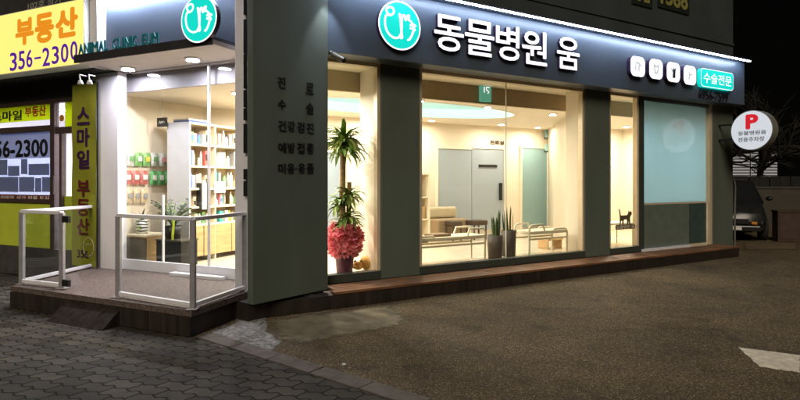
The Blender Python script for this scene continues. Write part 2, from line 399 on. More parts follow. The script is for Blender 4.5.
def text_px(mb, fr, body, x0, x1, yt, yb, o, depth, bold=.025, mi=0, mside=None):
    """lettering whose box covers these photo columns; the rows are read at its middle"""
    r0, _ = fr.px(x0, yt, o); r1, _ = fr.px(x1, yt, o); xm = (x0 + x1) / 2
    _, zt = fr.px(xm, yt, o); _, zb = fr.px(xm, yb, o)
    add_text(mb, fr, body, r0, r1, zb, zt, o, depth, bold, mi, mside)
def downlight(c, warm, watts, label, group, r=.055, tint=None):
    c = Vector(c)
    t = thing('downlight', label, 'ceiling light', c, group)
    mb = MB(); mb.lathe(c, [(r * 1.35, -.012), (r * 1.35, 0), (r, 0), (r, -.012), (r * 1.35, -.012)], 20)
    mesh_ob('trim_ring', mb, M['white_metal'], t)
    mb = MB(); mb.lathe(c, [(0.0005, -.006), (r * .98, -.006), (r * .98, -.002), (.0005, -.002)], 20)
    mesh_ob('diffuser', mb, M['lamp_warm' if warm else 'lamp_cool'], t)
    li = bpy.data.lights.new('downlight_beam', 'AREA'); li.shape = 'DISK'; li.size = r * 2; li.energy = watts
    li.color = (1, .91, .77) if warm else (.88, .87, 1.0); li.spread = radians(175)
    if tint: li.color = tint
    lo = bpy.data.objects.new('downlight_beam', li); COL.objects.link(lo); lo.parent = t; lo.location = (0, 0, -.03)
    lo.visible_camera = True
    return t

# ---------------------------------------------------------------- ground
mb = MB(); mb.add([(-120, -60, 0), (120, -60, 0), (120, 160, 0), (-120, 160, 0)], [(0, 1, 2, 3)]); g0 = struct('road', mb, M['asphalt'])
cd = Vector((.784, -.621, 0)); cn = Vector((.621, .784, 0)); C0 = gr(196, 338); C0.z = 0
def line_pts(t): return C0 + cd * t
mb = MB()
ptsA = [C0 + Vector((-.25, .1, 0)), line_pts(0), line_pts(6.5), Vector((4, -6, 0)), Vector((-16, -6, 0)), Vector((-16, 13, 0)), Vector((-6.3, 9.2, 0)), Vector((-4.6, 6.9, 0))]
mb.slab([(p.x, p.y) for p in ptsA], .001, .006); struct('pavement', mb, M['pavers'])
mb = MB()
for i in range(12):
    a = line_pts(.02 + i * .52); b = line_pts(.02 + i * .52 + .505)
    w = cn * .17
    mb.slab([(a.x, a.y), (b.x, b.y), ((b + w).x, (b + w).y), ((a + w).x, (a + w).y)], .0, .014 + random.uniform(0, .004))
struct('kerb', mb, M['kerb'], bevel=.006)
def soft(name, base):
    """the same surface thinning out to nothing in a ragged, crumbled edge"""
    m = base.copy(); m.name = name; n = m.node_tree.nodes; l = m.node_tree.links; b = n['Principled BSDF']; out = n['Material Output']
    at_ = n.new('ShaderNodeAttribute'); at_.attribute_name = 'edge'; tc = n.new('ShaderNodeTexCoord')
    nz = n.new('ShaderNodeTexNoise'); nz.inputs['Scale'].default_value = 14; nz.inputs['Detail'].default_value = 8; nz.inputs['Roughness'].default_value = .75; l.new(tc.outputs['Object'], nz.inputs[0])
    ad = n.new('ShaderNodeMath'); ad.operation = 'MULTIPLY_ADD'; ad.inputs[1].default_value = 1.6; l.new(nz.outputs[0], ad.inputs[0]); l.new(at_.outputs['Fac'], ad.inputs[2])
    mr = n.new('ShaderNodeMapRange'); mr.inputs[1].default_value = .95; mr.inputs[2].default_value = 1.35; l.new(ad.outputs[0], mr.inputs[0])
    t = n.new('ShaderNodeBsdfTransparent'); mx = n.new('ShaderNodeMixShader'); l.new(mr.outputs[0], mx.inputs[0]); l.new(t.outputs[0], mx.inputs[1]); l.new(b.outputs[0], mx.inputs[2]); l.new(mx.outputs[0], out.inputs[0])
    return m
def patch(name, poly, z, m, jag=.03, sub=8, wid=.35):
    out = []
    for i in range(len(poly)):
        a = Vector(poly[i]); b = Vector(poly[(i + 1) % len(poly)])
        for j in range(sub):
            p = a.lerp(b, j / sub)
            if 0 < j: p = p + Vector((random.uniform(-jag, jag), random.uniform(-jag, jag), 0))
            out.append(p)
    c = sum(out, Vector()) / len(out); n = len(out); mb = MB(); ks = (1.06, 1 - wid, 0.04)
    mb.add([Vector(((c + (p - c) * k).x, (c + (p - c) * k).y, z * (1 if k < 1 else .4))) for k in ks for p in out], [(k * n + i, k * n + (i + 1) % n, k * n + n + (i + 1) % n, k * n + n + i) for k in range(2) for i in range(n)] + [tuple(2 * n + i for i in range(n))])
    o = struct(name, mb, soft(name + ' worn edge', m))
    at_ = o.data.attributes.new('edge', 'FLOAT', 'POINT')
    for i in range(3 * n): at_.data[i].value = 0.0 if i < n else 1.0
    return o
patch('concrete_path', [gr(198, 337), gr(243, 316), gr(266, 314), gr(268, 330), gr(282, 345), gr(268, 357), gr(240, 352)], .010, M['rough_conc'])
patch('concrete_apron_path', [gr(268, 321), gr(300, 315), gr(360, 309), gr(392, 305), gr(410, 316), gr(404, 325), gr(372, 332), gr(300, 345), gr(282, 343), gr(272, 334)], .0085, M['concrete'], .02)
patch('road_markings', [gr(738, 347.5), gr(800, 355.5), gr(800, 373), gr(760, 367)], .005, M['paint'], .006, 10, .10)
patch('yard_path', [gr(742, 250), gr(800, 250), gr(800, 243), gr(742, 243)], .012, mat('brown yard slabs', (.12, .085, .05), .8, var=.3, scale=2, bump=.2), .01)
# a few chips of stone and a bottle cap on the asphalt
mb = MB()
for i in range(90):
    p = gr(random.uniform(285, 780), random.uniform(300, 398)); r = random.uniform(.004, .010)
    mb.lathe(p, [(.0004, 0), (r, .001), (r * .7, r * .7), (.0004, r)], 6)
o = mesh_ob('gravel', mb, mat('pale stone chips', (.30, .27, .22), .9, var=.4)); tag(o, 'pale stone chips scattered over the dark asphalt', 'gravel', kind='stuff')
mb = MB(); mb.lathe(gr(344, 364.5, .001), [(.0005, 0), (.019, 0), (.016, .007), (.0005, .008)], 14)
tag(mesh_ob('pebble', mb, mat('dull white pebble', (.6, .58, .55), .5)), 'small white round pebble lying on the asphalt beside the kerb', 'pebble')

# ---------------------------------------------------------------- the clinic building
bld = thing('clinic_building', 'dark corner clinic building with big lit shop windows and slate fascia', 'building', F.P(0, 0, 0))
PART = lambda name, mb, m, bev=0: mesh_ob(name, mb, m, bld, bevel=bev)
SOF = 3.03
# pillars of the street front
for r0, r1, z0 in ((-.28, .315, .2), (3.62, 4.23, .2), (7.37, 8.1, .0)):
    mb = MB(); mb.box(F, r0, r1, -.12, 0, z0, SOF); PART('pillar', mb, M['green_wall'], .006)
# slanted lettered panel
PL = (Vector((-.855, 6.53)) - PN.o).length
mb = MB(); mb.box(PN, 0, PL, -.10, 0, .2, 4.3); PART('corner_panel', mb, M['green_wall'], .004)
mb = MB(); mb.box(PN, .01, PL + .1, -.5, -.10, .003, .198); PART('base_course', mb, M['fascia'])
# upper storeys
A = L.P(-2.72, 0, -1.18); B = L.P(.06, 0, -1.18); Bp = PN.P(.02, 0, -.14); Cc = F.P(-1.10, 0, .02); D = F.P(8.1, 0, .0)
E = F.P(8.1, 0, -8); G = L.P(-2.72, 0, -8)
mb = MB(); mb.slab([(p.x, p.y) for p in (A, B, Bp, Cc, D, E, G)], SOF + .06, 11); PART('upper_storey', mb, M['upper'])
mb = MB(); mb.box(F, -.9, 8.1, .0, .05, 5.35, 5.42); mb.box(F, -.9, 8.1, .0, .03, 4.3, 4.34); PART('cladding_joint', mb, M['upper'])
for x0, x1, tx in ((632, 652, '상담'), (658, 689, '1588')):
    r0, z = F.px(x0, 10, .02); r1, _ = F.px(x1, 10, .02); _, zb = F.px((x0 + x1) / 2, (6 if x0 < 640 else 11), .02)
    mb = MB(); mb.box(F, r0, r1, .0, .03, zb, zb + 1.3); w = PART('upper_window', mb, mat('dim upper window glass', (.02, .025, .02), .15))
    mb = MB(); add_text(mb, F, tx, r0 + .06, r1 - .06, zb + .07, zb + .42, .032, .004)
    mesh_ob('lettering', mb, mat('dull yellow film letters', (.26, .24, .07), .6), w)
# soffit over the street front and ledge
mb = MB(); mb.box(F, -1.16, 8.0, -.12, .26, SOF, SOF + .05); PART('soffit', mb, M['soffit'])
# timber plinth ledge
led = thing('timber_ledge', 'long low brown timber ledge under the shop windows with black front', 'ledge', F.P(3, 0, .3))
mb = MB(); mb.box(F, -1.9, 7.45, -.05, .462, .003, .165); mesh_ob('riser', mb, M['fascia'], led)
for i in range(4):
    o0 = .02 + i * .115
    mb = MB(); mb.box(F, -1.10 if i < 3 else -1.16, 7.46, o0, o0 + .108, .168, .2); mesh_ob('board', mb, M['ledge_wood'], led, bevel=.004)
# windows of the street front: frame > sill, mullion; glass
def shop_window(r0, r1, mull, cream=True):
    fm = M['frame_cream']
    mb = MB(); t = .05
    mb.box(F, r0, r0 + t, -.12, -.02, .31, SOF - t); mb.box(F, r1 - t, r1, -.12, -.02, .31, SOF - t)
    mb.box(F, r0, r1, -.12, -.02, SOF - t, SOF - .002)
    w = PART('window', mb, fm, .004)
    mb = MB(); mb.box(F, r0, r1, -.12, .0, .2, .31); mesh_ob('sill', mb, M['frame_dark'], w, bevel=.006)
    mb = MB(); mb.box(F, r0 + t, r1 - t, -.075, -.065, .31, SOF - t); mesh_ob('pane', mb, M['glass'], w)
    for m_ in mull:
        mb = MB(); mb.box(F, m_ - .006, m_ + .006, -.079, -.0645, .31, SOF - t); mesh_ob('silicone_joint', mb, mat('pale joint', (.7, .66, .56), .5), w)
    return w
shop_window(-1.16, -.285, [])
shop_window(.318, 3.615, [F.px(506, 150, -.07)[0]])
shop_window(4.233, 5.05, [])
# glazed door with dark foot panel
r0, r1 = 5.06, 7.26
mb = MB(); mb.box(F, r0, r0 + .13, -.12, -.015, .2, SOF - .004); mb.box(F, r0 + .13, r1, -.12, -.015, SOF - .07, SOF - .004)
mb.box(F, r1, r1 + .10, -.12, -.01, .2, SOF - .004, 1); dr = mesh_ob('door', mb, [M['frame_dark'], M['frame_cream']], bld, bevel=.004)
mb = MB(); mb.box(F, r0 + .13, r1 - .02, -.08, -.065, 1.07, SOF - .07); mesh_ob('frosted_pane', mb, M['frost_door'], dr)
mb = MB(); mb.box(F, r0 + .13, r1 - .02, -.085, -.05, 1.04, 1.07); mb.box(F, r1 - .03, r1, -.085, -.05, 1.07, SOF - .07); mesh_ob('trim', mb, M['frame_cream'], dr)
mb = MB(); mb.box(F, r0 + .13, r1 - .65, -.09, -.04, .24, 1.038); mesh_ob('foot_panel', mb, mat('grey green door panel', (.12, .145, .125), .45), dr)
mb = MB(); mb.box(F, r1 - .65, r1 - .02, -.085, -.06, .24, 1.038); mesh_ob('foot_glass', mb, mat('dark teal foot glass', (.045, .075, .07), .15), dr)
mb = MB(); mb.box(F, r0 + .05, r1 - .7, -.06, .02, .2, .24); mesh_ob('threshold', mb, M['white_metal'], dr)
# soffit, header, jamb and glazing of the entrance side (o = -v)
mb = MB(); mb.box(L, -2.72, -.42, -1.10, -.72, 3.0, 3.05); mb.box(L, -2.72, .0, -1.62, -1.101, 3.0, 3.05); PART('entrance_soffit', mb, M['soffit_w'])
mb = MB(); mb.box(L, -2.72, -.42, -.72, -.70, 2.99, 3.09); mb.box(L, -.44, -.421, -1.10, -.72, 3.05, 3.09); mb.box(L, -2.72, -.44, -1.10, -.72, 3.05, 3.085); PART('ledge_front', mb, mat('dark ledge trim', (.03, .028, .032), .45))
mb = MB(); mb.box(L, -3.28, -2.74, -1.49, -1.35, .1, 3.0); PART('entrance_pillar', mb, M['white_wall'], .005)
mb = MB(); mb.box(L, -.316, .12, -1.75, -.95, .262, 4.3); PART('jamb', mb, M['white_metal'], .004)
gl = MB(); gl.box(L, -2.74, -.32, -1.47, -1.43, .26, .40)
gw = mesh_ob('entrance_window', gl, M['white_metal'], bld, bevel=.004)
mb = MB(); mb.box(L, -2.74, -.32, -1.46, -1.44, 2.985, 3.0); mesh_ob('head_rail', mb, M['white_metal'], gw)
rm = L.px(209, 120, -1.45)[0]
mb = MB(); mb.box(L, -2.735, rm - .012, -1.456, -1.444, .40, 2.985); mesh_ob('pane', mb, M['glass'], gw)
mb = MB(); mb.box(L, rm + .012, -.318, -1.456, -1.444, .40, 2.985); mesh_ob('pane', mb, M['glass'], gw)
mb = MB(); mb.box(L, rm - .012, rm + .012, -1.465, -1.435, .40, 2.985); mesh_ob('mullion', mb, M['white_metal'], gw)
rq = L.px(163, 240, -1.45)[0]
mb = MB(); mb.box(L, rq - .010, rq + .010, -1.47, -1.44, .40, 1.30); mesh_ob('door_edge', mb, M['white_metal'], gw)
mb = MB(); mb.box(L, -1.72, -.85, -1.40, -1.30, .262, .30); mesh_ob('threshold', mb, M['white_metal'], gw)

# black channel letters stacked down the pale jamb
for i, (ya, yb) in enumerate(((-22, 14), (20, 53), (54.5, 88), (90.5, 107), (108.5, 120), (124, 153), (169, 179.5), (181, 196.5))):
    ra, za = L.px(245, ya, -.93); rb, zb = L.px(254, yb, -.93)
    mb = MB(); mb.box(L, ra, rb + .05, -.949, -.90, zb, za)
    tag(mesh_ob('channel_letter', mb, M['letter_black'], bevel=.004), 'black block letter seen edge-on beside the lettered panel', 'letter', 'black block letters down the pale jamb')

# ---------------------------------------------------------------- the long street sign
sg = thing('street_sign', 'long slate grey sign board with white lit letters under a light bar', 'sign board', F.P(3.4, 3.03, .15))
mb = MB(); mb.box(F, -1.164, 8.0, .02, .28, SOF - .002, 3.88); mesh_ob('board', mb, M['sign_face'], sg, bevel=.004)
mb = MB(); mb.box(F, -1.164, 7.90, .02, .47, 3.88, 3.905); mesh_ob('light_bar', mb, M['sign_face'], sg)
mb = MB(); mb.box(F, -1.1, 7.88, .435, .462, 3.866, 3.879); mesh_ob('strip_light', mb, M['led_white'], sg)
for gname, x0, x1, yt, yb in (('동', 432, 461.5, 16.5, 52), ('물', 462.5, 492, 21.5, 56.5), ('병', 493.5, 517, 26, 61), ('원', 519.5, 544.5, 31.5, 65.5), ('움', 554.5, 577, 38, 70)):
    mb = MB(); text_px(mb, F, gname, x0, x1, yt, yb, .283, .05, .014, 0, 1); mesh_ob('letter', mb, [M['face_white'], M['purple_side']], sg)
def rrect(r0, r1, z0, z1, k=.3, n=6):
    rad = min(r1 - r0, z1 - z0) * k; out = []
    for cx, cz, a0 in ((r1 - rad, z1 - rad, 0), (r0 + rad, z1 - rad, 90), (r0 + rad, z0 + rad, 180), (r1 - rad, z0 + rad, 270)):
        out += [(cx + rad * cos(radians(a0 + 90 * j / n)), cz + rad * sin(radians(a0 + 90 * j / n))) for j in range(n + 1)]
    return out
def circ(r, z, rad, n=40): return [(r + rad * cos(2 * pi * j / n), z + rad * sin(2 * pi * j / n)) for j in range(n)]
# doodle of the round logo: letters drawn as one loose hand-written line
DOOD = [smooth_path([(-.62, .42), (-.78, .62), (-.66, .80), (-.42, .80), (-.36, .60), (-.52, .44), (-.78, .40), (-.86, .05), (-.74, -.38), (-.45, -.62), (-.12, -.62), (.06, -.36), (.10, .10), (.04, .48), (-.04, .56)]),
        smooth_path([(-.04, .56), (.03, .20), (.06, -.20), (.12, -.56), (.04, -.62)]),
        smooth_path([(.06, .20), (.16, .50), (.26, .52), (.32, .30), (.42, .52), (.52, .56), (.50, .36), (.62, .30)]),
        smooth_path([(.60, .10), (.74, .16), (.90, .10)]), smooth_path([(.68, .24), (.78, .02), (.86, -.12)]), smooth_path([(.60, -.06), (.78, -.06), (.70, -.36), (.56, -.60), (.46, -.66)])]
def logo(fr, c, rad, o, parent):
    r, z = c
    mb = MB(); mb.prism(fr, circ(r, z, rad), o, o + .06, 0, 1); d = mesh_ob('logo_disc', mb, [M['rim_white'], M['purple_side']], parent)
    mb = MB(); mb.prism(fr, circ(r, z, rad * .935), o + .06, o + .064); mesh_ob('teal_face', mb, M['face_teal'], d)
    mb = MB()
    for i, p in enumerate(DOOD):
        mb.stroke(fr, [(r + x * rad * .82, z + y * rad * .82) for x, y in p], rad * .085, o + .064, o + .067 + .0005 * i)
    mesh_ob('drawn_mark', mb, M['rim_white'], d)
cr, cz = F.px(399, 26, .32); logo(F, (cr, cz), .312, .283, sg)
icon_marks = [[smooth_path([(-.3, -.3), (-.32, .1), (-.15, .35), (.1, .3), (.3, .12), (.12, -.02), (.15, -.35)])],
              [smooth_path([(-.2, -.35), (-.25, .1), (-.3, .4), (-.08, .22), (.1, .22), (.3, .4), (.26, 0), (.1, -.35), (-.2, -.35)])],
              [smooth_path([(-.3, .3), (-.1, .05), (.15, .15), (.3, .35)])],
              [smooth_path([(-.2, .35), (-.1, 0), (-.2, -.4)]), smooth_path([(-.1, 0), (.25, .1)])]]
for i, (x0, x1, yt, yb) in enumerate(((630.6, 645, 56.5, 76.5), (649.3, 662.7, 59.3, 79), (666.8, 680, 62.5, 82), (683.7, 696.2, 65.8, 84.8))):
    oo = .36; ra, _ = F.px(x0, yt, oo); rb, _ = F.px(x1, yt, oo); _, zt = F.px((x0 + x1) / 2, yt, oo); _, zb = F.px((x0 + x1) / 2, yb, oo)
    mb = MB(); mb.prism(F, rrect(ra, rb, zb, zt), .283, oo, 0, 1); ic = mesh_ob('icon_box', mb, [M['rim_white'], M['purple_side']], sg)
    mb = MB(); e = .03; mb.prism(F, rrect(ra + e, rb - e, zb + e, zt - e), oo, oo + .003); mesh_ob('face', mb, M['face_icon'], ic)
    mb = MB(); cx, cz2, w2 = (ra + rb) / 2, (zt + zb) / 2, (rb - ra) / 2
    for p in icon_marks[i]: mb.stroke(F, [(cx + x * w2, cz2 + y * w2) for x, y in p], .014, oo + .003, oo + .005)
    if i == 2: mb.prism(F, [(cx - .03, cz2 - .10), (cx + .045, cz2 - .10), (cx + .05, cz2 + .01), (cx + .07, cz2 + .09), (cx + .03, cz2 + .05), (cx - .01, cz2 + .08), (cx - .02, cz2)], oo + .003, oo + .006)
    mesh_ob('animal_mark', mb, [M['black_ink'] if i == 2 else mat('pale grey outline', (.45, .45, .47), .6)], ic)
oo = .36; ra, _ = F.px(701, 80, oo); rb, _ = F.px(733.5, 80, oo); _, zt = F.px(717, 70.5, oo); _, zb = F.px(717, 88.5, oo)
mb = MB(); mb.prism(F, rrect(ra, rb, zb, zt, .22), .283, oo, 0, 1); tb = mesh_ob('teal_box', mb, [M['rim_white'], M['face_teal']], sg)
mb = MB(); mb.prism(F, rrect(ra + .012, rb - .012, zb + .012, zt - .012, .22), oo, oo + .003); mesh_ob('face', mb, M['face_teal'], tb)
mb = MB(); add_text(mb, F, '수술전문', ra + .08, rb - .08, zb + .075, zt - .075, oo + .003, .004, .0); mesh_ob('lettering', mb, M['face_white'], tb)
mb = MB(); text_px(mb, F, '6956-7599', 698, 727.5, 91.3, 100.3, .283, .014, .006, 0, 1); mesh_ob('phone_lettering', mb, [M['letter_black'], M['purple_side']], sg)

# ---------------------------------------------------------------- entrance sign
es = thing('entrance_sign', 'lit slate sign panel with teal round logo above the glass entrance', 'sign board', L.P(-1.3, 3.1, -1.1))
mb = MB(); mb.box(L, -2.66, .0, -1.178, -1.112, 3.052, 3.88); mesh_ob('board', mb, M['sign_face'], es)
mb = MB(); mb.box(L, -2.80, .0, -1.178, -1.00, 3.88, 3.915); mesh_ob('light_bar', mb, M['white_metal'], es)
mb = MB(); mb.box(L, -2.72, -.02, -1.06, -1.01, 3.862, 3.879); mesh_ob('strip_light', mb, M['led_entry'], es)
mb = MB(); mb.box(L, -2.80, -2.665, -1.178, -.98, 3.0, 3.88); mesh_ob('end_panel', mb, M['white_wall'], es)
lx = [(79, 84.5), (84.8, 90), (90.4, 95), (95.3, 98), (98.2, 105), (105.2, 110.5), (111, 114.5), (118, 123), (123.5, 127.5), (128, 130), (130.5, 136), (136.5, 138.5), (139, 144), (150, 155), (155.5, 161), (161.5, 169)]
chars = 'ANIMAL' + 'CLINIC' + 'EUM'
lx = [a for a in lx][:15]
mb = MB()
x = 78.5; base_w = {'A': 5.4, 'N': 5.4, 'I': 2, 'M': 6.6, 'L': 4.2, 'C': 5.2, 'E': 4.6, 'U': 5.4, ' ': 3.5}
full = 'ANIMAL CLINIC EUM'; tot = sum(base_w[c] + .8 for c in full); kx = (159 - 78.5) / tot
teal_letter = mat('teal metal letter', (.02, .19, .21), .4, .2)
for c in full:
    w_ = base_w[c] * kx
    if c != ' ':
        ra, _ = L.px(x, 50, -.71); rb, _ = L.px(x + w_, 50, -.71); add_text(mb, L, c, ra, rb, 3.092, 3.225, -.720, .012, .02); mesh_ob('letter', mb, teal_letter, es); mb = MB()
    x += w_ + .8 * kx
cr, cz = L.px(200, 19.5, -.68); logo(L, (cr, cz), .262, -.72, es)

# lettering of the slanted panel
pl = thing('panel_lettering', 'five rows of black raised letters fixed to the slanted corner panel', 'lettering', PN.P(.4, 1.5, 0))
for rows in ([('진', 277.5, 285, 77, 88), ('료', 306, 313.5, 83, 94)], [('수', 278, 285.5, 99.5, 109.5), ('술', 306, 313.5, 103, 114)],
             [('건', 278, 285.5, 120.5, 131), ('강', 287.5, 294.5, 121, 131.5), ('검', 297, 304, 122, 132.5), ('진', 306.5, 313.5, 123, 133.5)],
             [('예', 278, 285.5, 142.5, 152.5), ('방', 287.5, 294.5, 142.7, 153), ('접', 297, 304, 143, 153.5), ('종', 306.5, 313.5, 143.5, 154)],
             [('미', 278, 285, 163.5, 173.5), ('용', 287, 294, 163.5, 173.5), ('·', 295, 296.3, 168, 169.5), ('용', 298, 304.8, 163.5, 173.5), ('품', 306.5, 313.5, 163.5, 173.5)]):
    for g_, x0, x1, yt, yb in rows:
        mb = MB(); text_px(mb, PN, g_, x0, x1, yt, yb, .002, .008, .006); mesh_ob('letter', mb, M['letter_black'], pl)

# security camera and small wash light at the top of the panel
c = at(334, 57, 6.42)
sc_ = thing('security_camera', 'small dark bullet camera under the corner of the street sign', 'camera', c)
e1 = at(344, 60.5, 6.30); e0 = at(333, 54.5, 6.42)
mb = MB(); mb.tube([e0, e0.lerp(e1, .85), e1], [.030, .032, .032], 12); mesh_ob('housing', mb, mat('grey camera housing', (.09, .085, .07), .35), sc_)
mb = MB(); mb.tube([e1, e1 + (e1 - e0).normalized() * .006], [.024, .022], 12); mesh_ob('lens_window', mb, M['car_glass'], sc_)
mb = MB(); mb.tube([at(331, 52, 6.5), e0.lerp(e1, .3) + Vector((0, 0, .03)), e0.lerp(e1, .3)], .012, 8); mb.lathe(at(331, 54, 6.49), [(.035, 0), (.035, .03), (.001, .03)], 12); mesh_ob('bracket', mb, M['black'], sc_)
wp = PN.P(PL - .05, 3.80, .13)
wl_ = thing('wash_light', 'small spot lamp above the corner panel throwing a cone of light', 'lamp', wp)
mb = MB(); mb.tube([wp + Vector((0, 0, .07)), wp + Vector((0, 0, .01))], [.03, .04], 14); mesh_ob('housing', mb, M['black'], wl_)
mb = MB(); mb.tube([PN.P(PL - .05, 3.86, 0), wp + Vector((0, 0, .06))], .012, 8); mesh_ob('arm', mb, M['black'], wl_)
mb = MB(); mb.lathe(wp, [(.0005, .004), (.034, .004), (.034, .008), (.0005, .008)], 14); mesh_ob('diffuser', mb, M['lamp_cool'], wl_)
li = bpy.data.lights.new('wash_beam', 'SPOT'); li.energy = 60; li.spot_size = radians(58); li.spot_blend = .5; li.shadow_soft_size = .02; li.color = (.78, .88, 1)
lo = bpy.data.objects.new('wash_beam', li); COL.objects.link(lo); lo.parent = wl_; lo.location = (0, 0, 0); lo.rotation_euler = (0, 0, 0)

# ---------------------------------------------------------------- entrance deck and railing
DK = .26
d0 = gr(192, 311, DK); d0 = Vector((-1.98, 5.215, 0)); d1 = Vector((-4.56, 6.44, 0)); dB = L.P(-.1, 0, -.92)
deck = thing('entrance_deck', 'low dark brown deck platform in front of the glass entrance', 'deck', (-2.9, 6.6, 0))
poly = [d0, dB, L.P(.14, 0, -.92), L.P(.14, 0, -1.44), L.P(-3.3, 0, -1.44), Vector((-4.62, 7.6, 0)), d1]
mb = MB(); mb.slab([(p.x, p.y) for p in poly], .20, DK); mesh_ob('platform', mb, M['deck'], deck, bevel=.006)
inner = [Vector((p.x, p.y, 0)) for p in poly]; cc = Vector((-2.9, 6.6, 0))
mb = MB(); mb.slab([((p + (cc - p).normalized() * .02).x, (p + (cc - p).normalized() * .02).y) for p in inner], .003, .2); mesh_ob('skirt', mb, M['fascia'], deck)
FD = Frame((d1.x, d1.y), math.atan2(d0.y - d1.y, d0.x - d1.x)); FL = (d0 - d1).length
mb = MB()
for i in range(5):
    a = FL * i / 5; b = FL * (i + 1) / 5
    mb.box(FD, a + .004, b - .004, -.002, .010 + .003 * (i % 2), .012, .195)
mesh_ob('fascia_board', mb, M['fascia'], deck, bevel=.003)
ra = FD.px(57, 300, .1)[0]; rb = FD.px(112, 300, .1)[0]
mb = MB(); mb.prism(Frame((FD.P(ra, 0).x, FD.P(ra, 0).y), math.atan2(-FD.N.y, -FD.N.x)), [(-.22, .004), (-.012, .004), (-.012, .17)], -0.0, rb - ra); mb2 = mb
ramp = thing('ramp_wedge', 'sloped dark brown step wedge against the deck front by the gate gap', 'ramp', FD.P((ra + rb) / 2, 0, .1))
mesh_ob('wedge', mb2, M['fascia'], ramp, bevel=.004)
rail = thing('glass_railing', 'grey metal railing with clear glass panels round the entrance deck', 'railing', d0 + Vector((0, 0, DK)))
RT = 1.125
def rpost(p, w=.05):
    mb = MB(); mb.bar((p.x, p.y, DK - .002), (p.x, p.y, RT - .002), w); mb.box(Frame((p.x, p.y), 0), -.05, .05, -.05, .05, DK, DK + .010); mesh_ob('post', mb, M['steel'], rail, bevel=.004)
def rbay(a, b, top=True):
    d = (b - a).normalized() * .025
    if top: mb = MB(); mb.bar((a.x, a.y, RT), (b.x, b.y, RT), .055, .04); mesh_ob('top_rail', mb, M['white_metal'], rail, bevel=.006)
    p, q = a + d, b - d
    mb = MB(); mb.bar((p.x, p.y, DK + .04), (q.x, q.y, DK + .04), .04, .04); mesh_ob('bottom_rail', mb, M['white_metal'], rail, bevel=.004)
    mb = MB(); mb.bar((p.x, p.y, (DK + RT) / 2 + .02), (q.x, q.y, (DK + RT) / 2 + .02), .008, RT - DK - .08); mesh_ob('pane', mb, M['rail_glass'], rail)
pA = gr(193, 309, DK); pB = gr(118.5, 297, DK); pE = L.P(-.12, 0, -.93); pE = gr(245, 290.5, DK); pG = gr(62, 288.5, DK); pH = gr(22, 284, DK); pI = gr(97, 268.5, DK); pI = L.P(-3.22, 0, -1.33)
for p in (pA, pB, pE, pG, pH): rpost(p)
rbay(pB, pA); rbay(pA, pE); rbay(pH, pG); rbay(pH, pI)
# gate fittings: patch hinges at the free post
for z in (RT - .07, DK + .07):
    mb = MB(); dd = (pB - pG).normalized(); q = pG + dd * .08
    mb.bar((pG.x + dd.x * .02, pG.y + dd.y * .02, z), (q.x + dd.x * .06, q.y + dd.y * .06, z), .035, .075); mesh_ob('hinge', mb, M['black'], rail, bevel=.004)

# downlights in the entrance soffit (lit)
for x, y, o_ in ((128, 68, -.86), (193, 58.5, -.86)):
    r, _ = L.px(x, y, o_); d = (3.0 - EYE) * FPX / (HOR - y); p = Vector(((x - 400) / FPX * d, d, 3.0))
    downlight(p, False, 40, 'bright recessed lamp in the entrance soffit near the ' + ('white pillar' if x < 150 else 'round logo'), 'entrance soffit lamps', .075)

# ---------------------------------------------------------------- interior shell
FLZ = .26; CZ = 2.75
wA = L.P(-3.10, 0, -1.46); wB2 = Vector((-3.41, 9.53, 0)); wC = F.P(6.43, 0, -3.6); wD = F.P(3.90, 0, -.42)
fl = [L.P(-3.10, 0, -1.44), L.P(.1, 0, -1.44), F.P(-1.2, 0, -.06), F.P(8.05, 0, -.06), F.P(8.05, 0, -3.6), wC, wB2]
mb = MB(); mb.slab([(p.x, p.y) for p in fl], .15, FLZ); struct('floor', mb, M['floor'])
def wall_seg(name, a, b, z0, z1, m, th=.08, side=1):
    a = Vector((a.x, a.y, 0)); b = Vector((b.x, b.y, 0)); d = (b - a).normalized(); n = Vector((d.y, -d.x, 0)) * th * side
    mb = MB(); mb.slab([(a.x, a.y), (b.x, b.y), ((b + n).x, (b + n).y), ((a + n).x, (a + n).y)], z0, z1); return struct(name, mb, m)
wall_seg('product_wall', wA, wB2 + (wB2 - wA).normalized() * .3, FLZ, 3.0, M['cream'], .08, -1)
wall_seg('back_wall', wB2 + (wB2 - wC).normalized() * .3, wC + (wC - wB2).normalized() * .1, FLZ, 3.0, M['cream'], .1, -1)
wall_seg('side_wall', wC, wD, FLZ, 3.02, M['cream'], .06, -1)
mb = MB(); mb.box(F, -.285, .318, -.62, -.122, FLZ, 3.02); struct('column', mb, M['cream'])
mb = MB(); mb.box(F, 3.605, 4.24, -.42, -.122, FLZ, 3.02); struct('column', mb, M['cream'])
mb = MB(); mb.box(F, 7.365, 7.97, -.42, -.122, FLZ, 3.02); struct('column', mb, M['cream'])
mb = MB(); mb.box(F, 5.70, 8.05, -2.7, -2.6, FLZ, 3.0); mb.box(F, 7.98, 8.05, -2.6, -.12, FLZ, 3.0); struct('exam_room_wall', mb, M['cream'])
